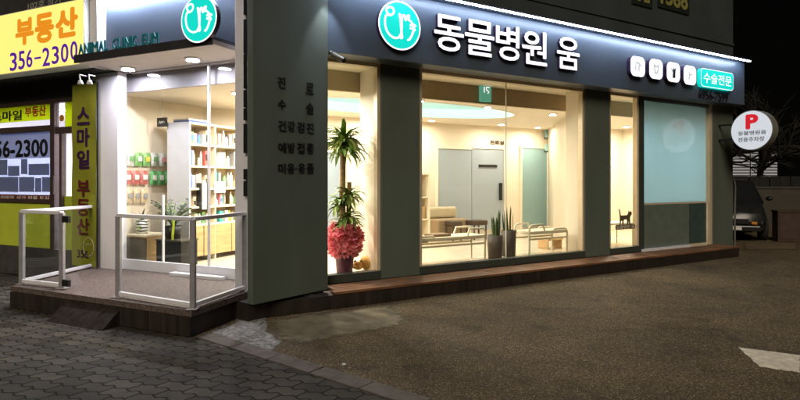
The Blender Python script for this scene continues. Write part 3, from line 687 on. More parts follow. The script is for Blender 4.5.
# ceiling with an oval recess
ov_c = F.P(1.35, 0, -1.95); ov = [ov_c + Vector((F.R.x, F.R.y, 0)) * 2.35 * cos(2 * pi * j / 48) + Vector((F.N.x, F.N.y, 0)) * .95 * sin(2 * pi * j / 48) for j in range(48)]
cp = [L.P(-3.10, 0, -1.62), L.P(-.28, 0, -1.62), F.P(-1.35, 0, -.9), F.P(-1.15, 0, -.70), F.P(8.05, 0, -.70), F.P(8.05, 0, -3.62), wC, wB2]
bm = bmesh.new()
def loop_edges(pts, z):
    vs = [bm.verts.new((p.x, p.y, z)) for p in pts]
    return [bm.edges.new((vs[i], vs[(i + 1) % len(vs)])) for i in range(len(vs))]
ed = loop_edges(cp, CZ) + loop_edges(ov, CZ)
bmesh.ops.triangle_fill(bm, use_beauty=True, use_dissolve=False, edges=ed)
me = bpy.data.meshes.new('ceiling'); bm.to_mesh(me); bm.free(); me.materials.append(M['ceil'])
o = bpy.data.objects.new('ceiling', me); COL.objects.link(o); o['kind'] = 'structure'
mb = MB(); n = len(ov)
mb.add([(p.x, p.y, CZ) for p in ov] + [(p.x, p.y, CZ + .18) for p in ov], [(i, (i + 1) % n, n + (i + 1) % n, n + i) for i in range(n)], 1)
mb.add([(p.x, p.y, CZ + .18) for p in ov], [tuple(range(n))])
cv = mesh_ob('cove_light', mb, [M['cove'], M['cove_rim']]); tag(cv, 'glowing teal oval recess in the clinic ceiling', 'ceiling light')
mb = MB(); ovi = [ov_c + (p - ov_c) * .985 for p in ov]; ovo = [ov_c + (p - ov_c) * 1.02 for p in ov]
mb.add([(p.x, p.y, CZ - .004) for p in ovi] + [(p.x, p.y, CZ - .004) for p in ovo], [(i, n + i, n + (i + 1) % n, (i + 1) % n) for i in range(n)]); struct('ceiling_trim', mb, M['ceil'])
mb = MB(); mb.box(F, -1.25, 8.05, -.72, -.66, CZ - .01, 3.04); struct('beam', mb, M['tan'])
mb = MB(); mb.box(F, -1.2, 8.05, -.66, -.121, 3.02, 3.05); struct('front_ceiling', mb, M['soffit'])
mb = MB(); mb.box(L, -3.10, -.28, -1.62, -1.58, CZ, 3.0); struct('header_beam', mb, mat('grey header tinted with lilac light', (.24, .22, .25), .6, var=.05))  # lilac cast of the outside light is put into this base colour

# ceiling lamps (lit)
for i, (r, q) in enumerate(((-.6, 1.2), (.1, 3.1), (1.2, 3.15), (2.6, 3.1), (2.3, .95), (4.0, 1.1), (4.4, 3.0), (.9, .9), (5.6, 3.1))):
    downlight(F.P(r, CZ, -q), True, 21, 'round warm downlight set in the cream clinic ceiling', 'warm clinic ceiling downlights')
for v, u in ((2.2, -1.4), (3.2, -1.6), (2.3, -.5), (3.9, -1.2)):
    downlight(L.P(u, CZ, -v), True, 52, 'round warm downlight over the product shelves', 'downlights over the shelves', tint=(1, .92, .83))
for r, q in ((5.0, 1.0), (6.6, 1.2), (7.2, 1.9)):
    downlight(F.P(r, CZ, -q), True, 44, 'round warm downlight in the room behind the frosted door', 'downlights behind the frosted door')

# ---------------------------------------------------------------- interior: doors on the back wall
BW = -3.595
def etched_door(x0, x1, yt, m, label, extra=None):
    r0, zt = F.px(x0, yt, BW); r1, _ = F.px(x1, yt, BW)
    t = thing('etched_door', label, 'door', F.P((r0 + r1) / 2, FLZ, BW + .03))
    mb = MB(); w = .05
    
    if extra != 'r': mb.box(F, r0 - w, r0, BW, BW + .05, FLZ, zt + w)
    if extra != 'l': mb.box(F, r1, r1 + w, BW, BW + .05, FLZ, zt + w)
    mb.box(F, r0, r1, BW, BW + .05, zt, zt + w); mesh_ob('frame', mb, M['cream'], t)
    mb = MB(); mb.box(F, r0, r1, BW + .008, BW + .028, FLZ + .1, zt); mesh_ob('pane', mb, m, t)
    mb = MB(); mb.box(F, r0, r1, BW + .005, BW + .035, FLZ, FLZ + .1); mesh_ob('kick_rail', mb, M['chrome'], t)
    return t
t = etched_door(437, 470.7, 148.5, M['frost_blue'], 'blue grey etched glass fixed leaf beside the black handled door', 'l')
t = etched_door(471.3, 503, 148.5, M['frost_blue'], 'blue grey etched glass sliding door with black bar handle', 'r')
ra, za = F.px(479, 164.5, BW + .04); rb, zb = F.px(497, 167.5, BW + .04)
mb = MB(); mb.box(F, ra, rb, BW + .03, BW + .05, zb, za); mesh_ob('name_plate', mb, M['black'], t)
ra, za = F.px(499.3, 183, BW + .04); rb, zb = F.px(501.5, 200, BW + .04)
mb = MB(); mb.box(F, ra, rb, BW + .03, BW + .075, zb, za); mesh_ob('handle', mb, M['black'], t)
etched_door(521, 546, 148, M['frost_teal'], 'teal etched glass door in the back wall by the corner')
etched_door(318, 341, 152, M['frost_blue'], 'pale blue etched glass door behind the tall dracaena')
# wall panels seen between the doors
for i, (x0, x1, y0, y1) in enumerate(((544.5, 550, 127, 138), (544.5, 550, 144, 151))):
    ra, za = F.px(x0, y0, BW + .05); rb, zb = F.px(x1, y1, BW + .05)
    t = thing('wall_plate', ['tall pale teal control plate above the teal door corner', 'short pale teal control plate with dark edge beside the teal door'][i], 'control plate', F.P((ra + rb) / 2, zb, BW + .01))
    mb = MB(); mb.box(F, ra, rb, BW + .056, BW + .075, zb, za); mesh_ob('cover', mb, mat('pale teal plate', (.4, .66, .66), .3), t, bevel=.004)
    mb = MB(); mb.box(F, ra, rb, BW + .03, BW + .056, zb - .02, zb + .02); mesh_ob('bracket', mb, M['bronze'], t)
mb = MB(); text_px(mb, F, '진료실', 490, 504, 140.5, 144.5, BW + .004, .01, .02)
tag(mesh_ob('wall_lettering', mb, M['bronze']), 'tiny dark lettering on the cream wall above the sliding door', 'lettering')
r0, _ = F.px(437, 215, -3.0); r1, _ = F.px(467, 215, -3.0)
t = thing('waiting_sofa', 'low tan sofa against the etched glass partition', 'sofa', F.P((r0 + r1) / 2, FLZ, -3.2)); tanm = mat('tan upholstery', (.50, .42, .28), .6, var=.1)
mb = MB(); mb.box(F, r0, r1, -3.5, -2.95, FLZ + .02, FLZ + .42); mesh_ob('seat', mb, mat('brown sofa base', (.30, .22, .13), .6), t, bevel=.03)
mb = MB(); mb.box(F, r0, r1, -3.52, -3.34, FLZ + .43, FLZ + .66); mesh_ob('backrest', mb, tanm, t, bevel=.04)
for x0, x1, lb in ((453, 463, 'dark square stool standing before the tan sofa'), (474, 488, 'dark square stool standing before the black handled door')):
    ra, _ = F.px(x0, 230, -2.6); rb, _ = F.px(x1, 230, -2.6)
    t = thing('stool', lb, 'stool', F.P((ra + rb) / 2, FLZ, -2.75))
    mb = MB(); mb.box(F, ra, rb, -2.9, -2.6, FLZ + .30, FLZ + .40); mesh_ob('seat', mb, mat('dark brown seat', (.05, .03, .02), .5), t, bevel=.02)
    for a in (ra + .03, rb - .03):
        for b_ in (-2.87, -2.63):
            mb = MB(); mb.bar(F.P(a, FLZ, b_), F.P(a, FLZ + .30, b_), .03); mesh_ob('leg', mb, M['bronze'], t)
# reflection of a green street sign, built as a glowing panel on the beam
ra, za = F.px(481, 84.5, -.6); rb, zb = F.px(491.5, 102, -.6)
t = thing('sign_reflection', 'upright green street sign reflection with white figure built on the tan beam', 'sign', F.P((ra + rb) / 2, zb, -.62))
mb = MB(); mb.box(F, ra, rb, -.655, -.60, zb, za); mesh_ob('case', mb, em('dim green reflected sign', (.12, .42, .30), .55), t, bevel=.004)
mb = MB(); w = rb - ra; h = za - zb
mb.stroke(F, [(ra + w * .30, za - h * .15), (ra + w * .30, za - h * .45)], .018, -.60, -.597)
mb.stroke(F, [(ra + w * .50, za - h * .15), (ra + w * .50, za - h * .28), (ra + w * .75, za - h * .40), (ra + w * .65, za - h * .5)], .018, -.60, -.597)
mb.stroke(F, [(ra + w * .58, za - h * .12), (ra + w * .76, za - h * .14)], .018, -.60, -.597)
mesh_ob('figure', mb, M['face_white'], t)

# ---------------------------------------------------------------- interior: benches, pots
def bench(r0, r1, q, label, hoop):
    t = thing('tube_bench', label, 'bench', F.P((r0 + r1) / 2, FLZ, -q), 'waiting benches behind the large window')
    top = .665
    mb = MB(); mb.box(F, r0 + .02, r1 - .02, -q - .2, -q + .2, top - .05, top); mesh_ob('seat', mb, M['shelf'], t, bevel=.012)
    for e, s in ((r0, 1), (r1, -1)):
        for o_ in (-q - .17, -q + .17):
            mb = MB(); hgt = top + (.10 if (e == hoop) else .02)
            mb.tube([F.P(e, FLZ, o_), F.P(e, hgt - .06, o_), F.P(e + s * .02, hgt - .02, o_), F.P(e + s * .06, hgt, o_), F.P(e + s * .30, hgt, o_), F.P(e + s * .34, top - .01, o_)], .016, 8); mesh_ob('leg', mb, M['tube_cream'], t)
    mb = MB(); mb.bar(F.P(r0 + .02, top - .13, -q + .17), F.P(r1 - .02, top - .13, -q + .17), .025); mb.bar(F.P(r0 + .02, top - .13, -q - .17), F.P(r1 - .02, top - .13, -q - .17), .025); mesh_ob('stretcher', mb, M['tube_cream'], t)
    return t
ra = F.px(478, 240, -.42)[0]; rb = F.px(522, 240, -.42)[0]
bench(.40, ra, .42, 'pale tube legged bench between the grey pillar and the pots', ra)
bench(rb, 3.45, .42, 'pale tube legged bench between the pots and the cream side wall', rb)
mb = MB(); ra2, _ = F.px(432, 240, -.35); rb2, _ = F.px(450, 240, -.35); mb.box(F, ra2, rb2, -.56, -.32, .666, .70)
tag(mesh_ob('magazine', mb, mat('brown magazine cover', (.20, .12, .06), .5), bevel=.004), 'brown magazine lying on the bench by the grey pillar', 'magazine')
def snake_pot(x, ytop, ybot, q, label, n=8):
    r, zb = F.px(x, ybot, -q); _, zt = F.px(x, ytop, -q); c = F.P(r, FLZ, -q); h = max(.32, zt - FLZ)
    t = thing('snake_plant', label, 'potted plant', c, 'snake plants between the benches')
    R = .125
    mb = MB(); mb.lathe(c, [(.001, 0), (R * .86, 0), (R * .95, h * .5), (R, h), (R * .86, h), (R * .84, h - .04)], 22); mesh_ob('pot', mb, M['pot_grey'], t)
    mb = MB(); mb.lathe(c, [(R * .85, h - .045), (.001, h - .035)], 22); mesh_ob('soil', mb, M['soil'], t)
    mb = MB()
    for i in range(n):
        a = 2 * pi * i / n + random.uniform(-.3, .3); rr = R * .6 * random.uniform(.3, 1); hh = random.uniform(.30, .46); le = random.uniform(.0, .07)
        base = c + Vector((rr * cos(a), rr * sin(a), h - .05)); tw = random.uniform(0, pi); w = random.uniform(.018, .026)
        pts = []
        for k in range(6):
            s = k / 5; p = base + Vector((le * s * cos(a), le * s * sin(a), hh * s)); ww = w * (1 - .15 * abs(s - .4)) * (1 if s < .75 else (1.02 - s) / .27)
            d = Vector((cos(tw + .4 * s), sin(tw + .4 * s), 0)) * ww; e = Vector((-d.y, d.x, 0)) * .25
            pts += [p - d, p + e, p + d, p - e]
        fs = [(k * 4 + j, k * 4 + (j + 1) % 4, k * 4 + 4 + (j + 1) % 4, k * 4 + 4 + j) for k in range(5) for j in range(4)]
        mb.add(pts, fs, 0, True)
    mesh_ob('leaves', mb, mat('banded snake leaf', (.055, .085, .035), .45, var=.6, scale=14, stretch=(1, 1, 3)), t)
snake_pot(495, 235, 259, .36, 'snake plant in a dark stone pot beside the pale bench end')
snake_pot(508.5, 230, 257, .46, 'taller snake plant in a dark pot next to the window joint')
# cream open cabinet at the window's edge and a low carton
r0, _ = F.px(405, 200, -2.6); r1, zt = F.px(430, 190, -2.6)
t = thing('open_cabinet', 'cream open cabinet with brown boxes beyond the grey pillar', 'cabinet', F.P((r0 + r1) / 2, FLZ, -2.75))
mb = MB(); mb.box(F, r0, r0 + .03, -2.95, -2.6, FLZ, 1.62); mb.box(F, r1 - .03, r1, -2.95, -2.6, FLZ, 1.62); mb.box(F, r0 + .03, r1 - .03, -2.95, -2.93, FLZ, 1.62); mesh_ob('carcass', mb, M['shelf'], t)
for z in (.3, .72, 1.15, 1.6):
    mb = MB(); mb.box(F, r0 + .03, r1 - .03, -2.92, -2.605, z, z + .025); mesh_ob('shelf', mb, M['shelf'], t)
for i, (a, z, h, c_) in enumerate(((.05, 1.176, .26, 'brown carton on the upper shelf of the cream cabinet'), (.26, .746, .24, 'brown carton on the middle shelf of the cream cabinet'))):
    mb = MB(); mb.box(F, r0 + a, r0 + a + .24, -2.88, -2.66, z, z + h)
    tag(mesh_ob('carton', mb, mat('tan carton', (.42, .27, .13), .7)), c_, 'carton')
ra, z = F.px(547, 252, -.75); rb, _ = F.px(562, 252, -.75)
t = thing('step_stool', 'small wooden step box standing under the bench by the cream wall', 'stool', F.P((ra + rb) / 2, FLZ, -.85))
mb = MB(); mb.box(F, ra, rb, -1.0, -.72, FLZ + .16, FLZ + .19); mesh_ob('top', mb, M['wood'], t, bevel=.004)
for e in (ra + .01, rb - .03):
    mb = MB(); mb.box(F, e, e + .02, -.98, -.74, FLZ, FLZ + .16); mesh_ob('side_board', mb, M['wood'], t)

# ---------------------------------------------------------------- tall dracaena with pink wrapping
def strap_leaves(mb, c, n, ln, up, w=.02, seed=1, droop=1.0):
    rng = random.Random(seed)
    for i in range(n):
        a = rng.uniform(0, 2 * pi); el = rng.uniform(-.15, 1.35) * up; L_ = ln * rng.uniform(.65, 1.1); ww = w * rng.uniform(.7, 1.15)
        d = Vector((cos(a), sin(a), 0)); sd = Vector((-d.y, d.x, 0)); p = Vector(c) + Vector((0, 0, rng.uniform(-.05, .05))); ang = el; pts = []
        for k in range(7):
            s = k / 6; wk = ww * (.5 + 1.6 * s if s < .35 else (1.06) * (1 - (s - .35) / .66) ** .7)
            nrm = Vector((-d.x * sin(ang), -d.y * sin(ang), cos(ang))) * wk * .35
            pts += [p - sd * wk + nrm, p, p + sd * wk + nrm]
            p = p + (d * cos(ang) + Vector((0, 0, sin(ang)))) * L_ / 6; ang -= droop * rng.uniform(.16, .36)
        fs = [(k * 3 + j, k * 3 + j + 1, k * 3 + 4 + j, k * 3 + 3 + j) for k in range(6) for j in range(2)]
        mb.add(pts, fs, 0 if rng.random() < .62 else 1, True)
q = .30
r, _ = F.px(344.5, 272, -q); pc = F.P(r, .262, -q)
dr_ = thing('dracaena', 'tall dracaena in a plum pot wrapped with coral pink paper', 'potted plant', pc)
mb = MB(); mb.lathe(pc, [(.001, 0), (.105, 0), (.118, .14), (.135, .32), (.142, .325), (.138, .34), (.12, .33)], 26); mesh_ob('pot', mb, M['pot_plum'], dr_)
mb = MB(); mb.lathe(pc, [(.125, .315), (.001, .32)], 20); mesh_ob('soil', mb, M['soil'], dr_)
sc1 = F.P(r - .01, 0, -q)
def up(c, dx, z): return Vector((c.x + dx * F.R.x, c.y + dx * F.R.y, z))
tz = F.px(343, 147, -q)[1]; tz2 = F.px(351, 182, -q)[1]; tz3 = F.px(347, 222, -q)[1]
mb = MB(); mb.tube([up(pc, -.02, .5), up(pc, -.025, .9), up(pc, -.03, 1.3), up(pc, -.02, tz)], [.045, .043, .041, .038], 12); mesh_ob('trunk', mb, M['bark'], dr_)
mb = MB(); mb.tube([up(pc, .05, .5), up(pc, .06, 1.0), up(pc, .07, tz2)], [.036, .034, .03], 12); mesh_ob('trunk', mb, M['bark'], dr_)
for c_, n_, ln_, sd_ in ((up(pc, -.02, tz - .06), 80, .44, 3), (up(pc, -.01, tz + .08), 60, .40, 13), (up(pc, .07, tz2 - .20), 44, .30, 5), (up(pc, -.05, tz2 - .30), 36, .30, 9), (up(pc, .03, tz3 + .0), 60, .30, 8)):
    mb = MB(); strap_leaves(mb, c_, n_, ln_, 1, .034, sd_, .95); mesh_ob('leaf_crown', mb, [M['leaf'], M['leaf_pale']], dr_)
# pink paper: crumpled gathered sheet, several overlapping flounces
mb = MB(); rng = random.Random(4)
for i in range(240):
    a = rng.uniform(0, 2 * pi); z = rng.uniform(.30, .60); prof_ = .085 + .085 * sin(pi * min(1, max(0, (z - .24) / .42)))
    cc_ = pc + Vector((prof_ * cos(a), prof_ * sin(a), z)); out_ = Vector((cos(a), sin(a), rng.uniform(-.9, .7))).normalized()
    tx = out_.cross(Vector((0, 0, 1))).normalized(); ty = tx.cross(out_); w_ = rng.uniform(.035, .062); h_ = rng.uniform(.045, .085); ro = rng.uniform(-.9, .9)
    tx, ty = tx * cos(ro) + ty * sin(ro), ty * cos(ro) - tx * sin(ro); p1, p2 = rng.uniform(0, 6), rng.uniform(0, 6); n = 6; pts = []
    for k in range(n + 1):
        for j in range(n + 1):
            u_ = j / n * 2 - 1; v_ = k / n
            pts.append(cc_ + tx * u_ * w_ * ((.45 + .95 * v_) if v_ < .75 else (1.16 - .6 * (v_ - .75) * 4 * .7)) * (1 + .12 * sin(9 * u_ + p2)) + ty * (v_ - .3) * h_ * 1.3 * (1 if z > .41 else -1) + out_ * (.070 * v_ * v_ + .026 * v_ * sin(u_ * 5 + p1) + .010 * sin(v_ * 6 + p2)))
    mb.add(pts, [(k * (n + 1) + j, k * (n + 1) + j + 1, (k + 1) * (n + 1) + j + 1, (k + 1) * (n + 1) + j) for k in range(n) for j in range(n)], 0, True)
mesh_ob('wrapping', mb, M['ribbon'], dr_)
# small pink flower spike and a tan cushion toy beside the pot
c_ = up(pc, .10, 0)
r2, z2 = F.px(367, 268, -.38); c2 = F.P(r2, FLZ, -.38)
dg = thing('curled_toy', 'golden brown curled plush dog lying on the floor by the plum pot', 'plush toy', c2)
def blob(mb, c, sx, sy, sz, n=16, mi=0):
    c = Vector(c); vs = []; fs = []; m_ = 8
    for i in range(m_ + 1):
        th = pi * i / m_
        vs += [c + Vector((sx * max(.02, sin(th)) * cos(2 * pi * j / n) * (1 + .06 * sin(3 * j)), sy * max(.02, sin(th)) * sin(2 * pi * j / n), -sz * cos(th))) for j in range(n)]
    for i in range(m_):
        for j in range(n): fs.append((i * n + j, i * n + (j + 1) % n, (i + 1) * n + (j + 1) % n, (i + 1) * n + j))
    mb.add(vs, fs, mi, True)
gold = mat('golden plush', (.45, .25, .06), .9, var=.35, scale=18, bump=.6, bscale=70)
mb = MB(); blob(mb, c2 + Vector((.03, .06, .10)), .15, .12, .10); mesh_ob('body', mb, gold, dg)
mb = MB(); blob(mb, c2 + Vector((-.12, -.05, .075)), .07, .06, .06); blob(mb, c2 + Vector((-.155, -.10, .06)), .03, .035, .026); mesh_ob('head', mb, gold, dg)
mb = MB()
for dx in (-.16, -.08): blob(mb, c2 + Vector((dx, -.03, .115)), .02, .014, .035, 10)
mesh_ob('ear', mb, mat('brown plush', (.2, .1, .03), .9), dg)

# cat cut-out on the third window
ra, zt = F.px(619, 211, -.06); rb, zb = F.px(632, 224, -.06); w = rb - ra; h = zt - zb
ct = thing('cat_decal', 'dark cat silhouette sticker on a plate at the narrow window', 'sticker', F.P((ra + rb) / 2, zb, -.06))
cat = [(.05, .0), (.12, .0), (.16, .25), (.22, .35), (.26, .0), (.33, .0), (.36, .36), (.60, .36), (.62, .0), (.69, .0), (.72, .3), (.78, .0), (.85, .0), (.84, .5), (.9, .62), (.98, .72), (.95, .86), (.93, 1.0), (.86, .9), (.78, .92), (.74, 1.02), (.70, .82), (.62, .68), (.3, .66), (.14, .66), (.08, .95), (.02, 1.15), (-.03, 1.12), (.03, .8), (.06, .5)]
mb = MB(); mb.prism(F, [(ra + x * w, zb + y * h) for x, y in cat], -.062, -.056); mesh_ob('silhouette', mb, mat('dark brown vinyl', (.11, .085, .045), .5), ct)
ra3, zt3 = F.px(615.5, 225, -.06); rb3, zb3 = F.px(635, 228.5, -.06)
mb = MB(); mb.prism(F, rrect(ra3, rb3, zb3, zt3, .4), -.062, -.058); mesh_ob('plate', mb, mat('brown plate', (.09, .075, .04), .5), ct)
mb = MB(); add_text(mb, F, '동물병원 움', ra3 + .02, rb3 - .02, zb3 + .012, zt3 - .012, -.058, .003, 0); mesh_ob('lettering', mb, M['cream'], ct)
# low table in the narrow window
ra, _ = F.px(611, 238, -.5); rb, zt = F.px(634, 233, -.5)
t = thing('low_table', 'low pale table with thin metal legs behind the cat sticker', 'table', F.P((ra + rb) / 2, FLZ, -.7))
mb = MB(); mb.box(F, ra - .25, rb, -.9, -.45, .66, .69); mesh_ob('top', mb, M['shelf'], t, bevel=.005)
for a in (ra - .2, rb - .04):
    for b in (-.86, -.5):
        mb = MB(); mb.tube([F.P(a, FLZ, b), F.P(a, .66, b)], .012, 8); mesh_ob('leg', mb, M['frame_cream'], t)

# ---------------------------------------------------------------- shelving with stock along the product wall
v0, v1 = 2.2, 3.85; SO = .46
sh = thing('shelf_unit', 'tall cream shelving with oak lower doors and grey end panel', 'shelving', W.P((v0 + v1) / 2, FLZ, .24))
mb = MB(); mb.box(W, v0, v0 + .03, .01, SO, FLZ, 2.37); mesh_ob('end_panel', mb, M['grey_lam'], sh)
LV = [.80, 1.07, 1.35, 1.69, 2.02, 2.34]
dv = [v0 + .03, W.px(215.5, 150, SO)[0], v0 + 1.25, v1]
mb = MB(); mb.box(W, v0 + .03, v1, .01, .03, FLZ, 2.37); mesh_ob('back_board', mb, M['shelf'], sh)
for a in dv[1:]:
    mb = MB(); mb.box(W, a - .012, a + .012, .03, SO, FLZ, 2.34); mesh_ob('divider', mb, M['shelf'], sh)
for z in LV:
    mb = MB(); mb.box(W, v0 + .03, v1, .03, SO + .004, z, z + .028); mesh_ob('shelf', mb, M['shelf'], sh)
for i in range(len(dv) - 1):
    k = 2
    for j in range(k):
        a = dv[i] + (dv[i + 1] - dv[i]) * j / k + .014; b = dv[i] + (dv[i + 1] - dv[i]) * (j + 1) / k - .006
        mb = MB(); mb.box(W, a, b, SO - .02, SO + .006, FLZ + .08, .795); d = mesh_ob('cabinet_door', mb, M['wood'], sh, bevel=.003)
cols = {'white': (.68, .66, .62), 'cream': (.7, .58, .38), 'teal': (.05, .35, .32), 'orange': (.75, .2, .03), 'red': (.55, .12, .10), 'green': (.16, .34, .14), 'blue': (.08, .14, .4), 'pink': (.7, .3, .35), 'grey': (.3, .3, .3), 'yellow': (.7, .5, .08), 'black': (.02, .02, .02)}
PM = {k: mat(k + ' packaging', c_, .5, var=.35, scale=45) for k, c_ in cols.items()}
rows = {0: 'the low open shelf', 1: 'the second open shelf', 2: 'the third open shelf', 3: 'the fourth open shelf', 4: 'the top open shelf'}
rng = random.Random(11)
for li_ in range(5):
    z = LV[li_] + .028; hmax = LV[li_ + 1] - LV[li_] - .05
    for i in range(2):
        a = dv[i] + .03
        while a < dv[i + 1] - .085:
            w = rng.uniform(.035, .075); h = hmax * rng.uniform(.40, .92)
            if rng.random() < .06: a += w; continue
            c_ = rng.choice(['white', 'white', 'white', 'cream', 'cream', 'cream', 'grey', 'teal', 'pink', 'yellow', 'white', 'cream', 'grey', 'white', 'cream', 'pink', 'red', 'blue', 'green'])
            mb = MB(); dep = rng.uniform(.07, .16); o1 = SO - rng.uniform(.02, .07)
            if rng.random() < .3:
                mb.lathe(W.P(a + w / 2, z, o1 - w / 2), [(.001, 0), (w * .45, 0), (w * .45, h * .75), (w * .25, h * .85), (w * .25, h), (.001, h)], 12); nm, kd = 'bottle', 'bottle'
            else:
                mb.box(W, a, a + w, o1 - dep, o1, z, z + h); nm, kd = 'product_box', 'box'
            o_ = mesh_ob(nm, mb, PM[c_], bevel=.002)
            if nm == 'product_box':
                mb = MB(); mb.box(W, a + w * .12, a + w * .88, o1, o1 + .0015, z + h * rng.uniform(.15, .4), z + h * rng.uniform(.55, .85)); mesh_ob('printed_band', mb, PM[rng.choice(['teal', 'orange', 'blue', 'grey', 'green', 'pink', 'white', 'black'])], o_)
            tag(o_, 'small %s pet product %s standing on %s' % (c_, kd, rows[li_]), kd, '%s pet product %s on %s' % (c_, kd, rows[li_]))
            a += w + rng.uniform(.004, .03)
mb = MB(); ra, za = W.px(199, 183, SO); rb, zb = W.px(207.5, 209, SO); mb.box(W, ra, ra + .035, SO - .05, SO + .03, zb, za, 0); mb.box(W, ra + .035, rb - .035, SO - .03, SO + .02, zb, za, 1); mb.box(W, rb - .035, rb, SO - .05, SO + .03, zb, za, 0)
tag(mesh_ob('file_holder', mb, [M['black'], PM['white']]), 'black and white upright file holder on the cream shelving', 'file holder')
mb = MB(); ra, za = W.px(213.5, 181.5, SO); rb, zb = W.px(225, 192.5, SO); mb.box(W, ra, rb, SO + .008, SO + .014, zb, za)
tag(mesh_ob('price_board', mb, mat('pale grey card', (.42, .43, .47), .6)), 'pale grey card clipped to the front of the cream shelving', 'card')
mb = MB(); mb.box(W, v0 + .05, v0 + .55, .08, .40, 2.372, 2.40, 0); mb.box(W, v0 + .05, v0 + .50, .08, .40, 2.401, 2.43, 1)
tag(mesh_ob('folded_cloth', mb, [PM['blue'], PM['white']], bevel=.008), 'folded blue and white cloth lying on top of the shelving', 'cloth')

# product bags hanging on the wall in rows
def bag(x0, x1, y0, y1, m, c_, row, sm):
    ra, za = W2.px(x0, y0, .07); rb, zb = W2.px(x1, y1, .07); w = rb - ra; h = za - zb
    t = thing('hanging_bag', 'small %s snack bag hanging in the %s row on the product wall' % (c_, row), 'bag', W2.P((ra + rb) / 2, zb, .05), '%s snack bags in the %s row' % (c_, row))
    mb = MB(); n = 5; g = []
    for i in range(n + 1):
        for j in range(n + 1):
            u_, v_ = i / n, j / n; g.append((u_, v_, .03 * (sin(pi * u_) * sin(pi * v_)) ** .7))
    vs = [W2.P(ra + u_ * w, zb + v_ * h, .05 + b) for u_, v_, b in g] + [W2.P(ra + u_ * w, zb + v_ * h, .048 - b * .4) for u_, v_, b in g]
    k = n + 1; fs = [(i * k + j, (i + 1) * k + j, (i + 1) * k + j + 1, i * k + j + 1) for i in range(n) for j in range(n)]
    fs += [tuple(len(g) + q_ for q_ in f[::-1]) for f in fs]
    mb.add(vs, fs, 0, True); mesh_ob('pouch', mb, m, t)
    mb = MB(); mb.box(W2, ra + w * .2, rb - w * .2, .082, .084, zb + h * .35, zb + h * .7); mesh_ob('printed_band', mb, sm, t)
    mb = MB(); mb.bar(W2.P((ra + rb) / 2, za - .012, .0), W2.P((ra + rb) / 2, za - .012, .085), .006); mesh_ob('hook', mb, M['chrome'], t)
for i in range(5):
    x = 128 + i * 8; c_ = ['white', 'green', 'green', 'white', 'white'][i]
    bag(x, x + 7, 152 + i * .3, 166 + i * .1, mat(c_ + ' foil bag', {'white': (.62, .64, .6), 'green': (.2, .45, .15)}[c_], .35, var=.4, scale=30), c_, 'upper', PM[['green', 'white', 'yellow', 'green', 'pink'][i]])
for i in range(3): bag(124.5 + i * 8.3, 132 + i * 8.3, 170.5, 184.5, mat('red foil bag', (.55, .17, .15), .35, var=.5, scale=30), 'red', 'lower', PM['white'])
for i in range(3): bag(151 + i * 7, 157.5 + i * 7, 171, 185, mat('green foil bag', (.12, .38, .14), .35, var=.5, scale=30), 'green', 'lower', PM['white'])
for i in range(3): bag(127 + i * 7.5, 133.5 + i * 7.5, 189, 203, mat('cream foil bag', (.62, .5, .32), .35, var=.3, scale=30), 'cream', 'bottom', PM['grey'])
ra, za = L.px(157.5, 118, -2.16); rb, zb = L.px(167, 126.5, -2.16)
mb = MB(); mb.box(L, ra, rb, -2.17, -2.15, zb, za)
t = tag(mesh_ob('door_plate', mb, M['black']), 'small black plate with white script hanging above the grey end panel', 'plate')
mb = MB(); mb.stroke(L, smooth_path([(ra + (rb - ra) * x_, zb + (za - zb) * y_) for x_, y_ in ((.2, .35), (.3, .65), (.38, .35), (.48, .6), (.56, .4), (.66, .6), (.8, .45))]), .008, -2.15, -2.147); mesh_ob('script', mb, PM['white'], t)
mb = MB(); mb.tube([L.P((ra + rb) / 2, za, -2.16), L.P((ra + rb) / 2, CZ, -2.16)], .003, 6); mesh_ob('cord', mb, M['chrome'], t)

# counter, black stand, vase and plants by the entrance glass
ra, zt = L.px(125.5, 234, -1.75); rb, _ = L.px(146, 234, -1.75)
t = thing('counter', 'low counter with smoked glass front and oak side inside the entrance', 'counter', L.P((ra + rb) / 2, FLZ, -1.95))
mb = MB(); mb.box(L, ra, rb, -2.15, -1.77, FLZ, zt - .03); mesh_ob('body', mb, M['wood'], t)
mb = MB(); mb.box(L, ra + .01, rb - .01, -1.769, -1.755, FLZ + .04, zt - .05); mesh_ob('smoked_front', mb, M['brown_glass'], t)
mb = MB(); mb.box(L, ra, rb + .01, -2.16, -1.74, zt - .03, zt); mesh_ob('top', mb, M['shelf'], t, bevel=.004)
CT = zt
c = L.P(L.px(142, 220, -1.92)[0], CT, -1.92)
t = thing('striped_planter', 'white zigzag striped planter with spiky leaves on the low counter', 'potted plant', c)
mb = MB(); mb.lathe(c, [(.001, 0), (.075, 0), (.085, .10), (.075, .20), (.065, .20), (.06, .16)], 18)
zm = bpy.data.materials.new('zigzag glaze'); zm.use_nodes = True
n_ = zm.node_tree.nodes; tcn = n_.new('ShaderNodeTexCoord'); wv = n_.new('ShaderNodeTexWave'); wv.bands_direction = 'Z'; wv.inputs['Scale'].default_value = 7; wv.inputs['Distortion'].default_value = 3
rp = n_.new('ShaderNodeValToRGB'); rp.color_ramp.elements[0].color = (.03, .03, .03, 1); rp.color_ramp.elements[1].color = (.75, .75, .75, 1); rp.color_ramp.elements[0].position = .3; rp.color_ramp.elements[1].position = .42
zm.node_tree.links.new(tcn.outputs['Object'], wv.inputs[0]); zm.node_tree.links.new(wv.outputs[0], rp.inputs[0]); zm.node_tree.links.new(rp.outputs[0], n_['Principled BSDF'].inputs['Base Color'])
mesh_ob('pot', mb, zm, t)
mb = MB(); strap_leaves(mb, c + Vector((0, 0, .18)), 12, .24, 1.25, .014, 21, .25); mesh_ob('leaves', mb, [M['leaf_dark'], M['leaf']], t)
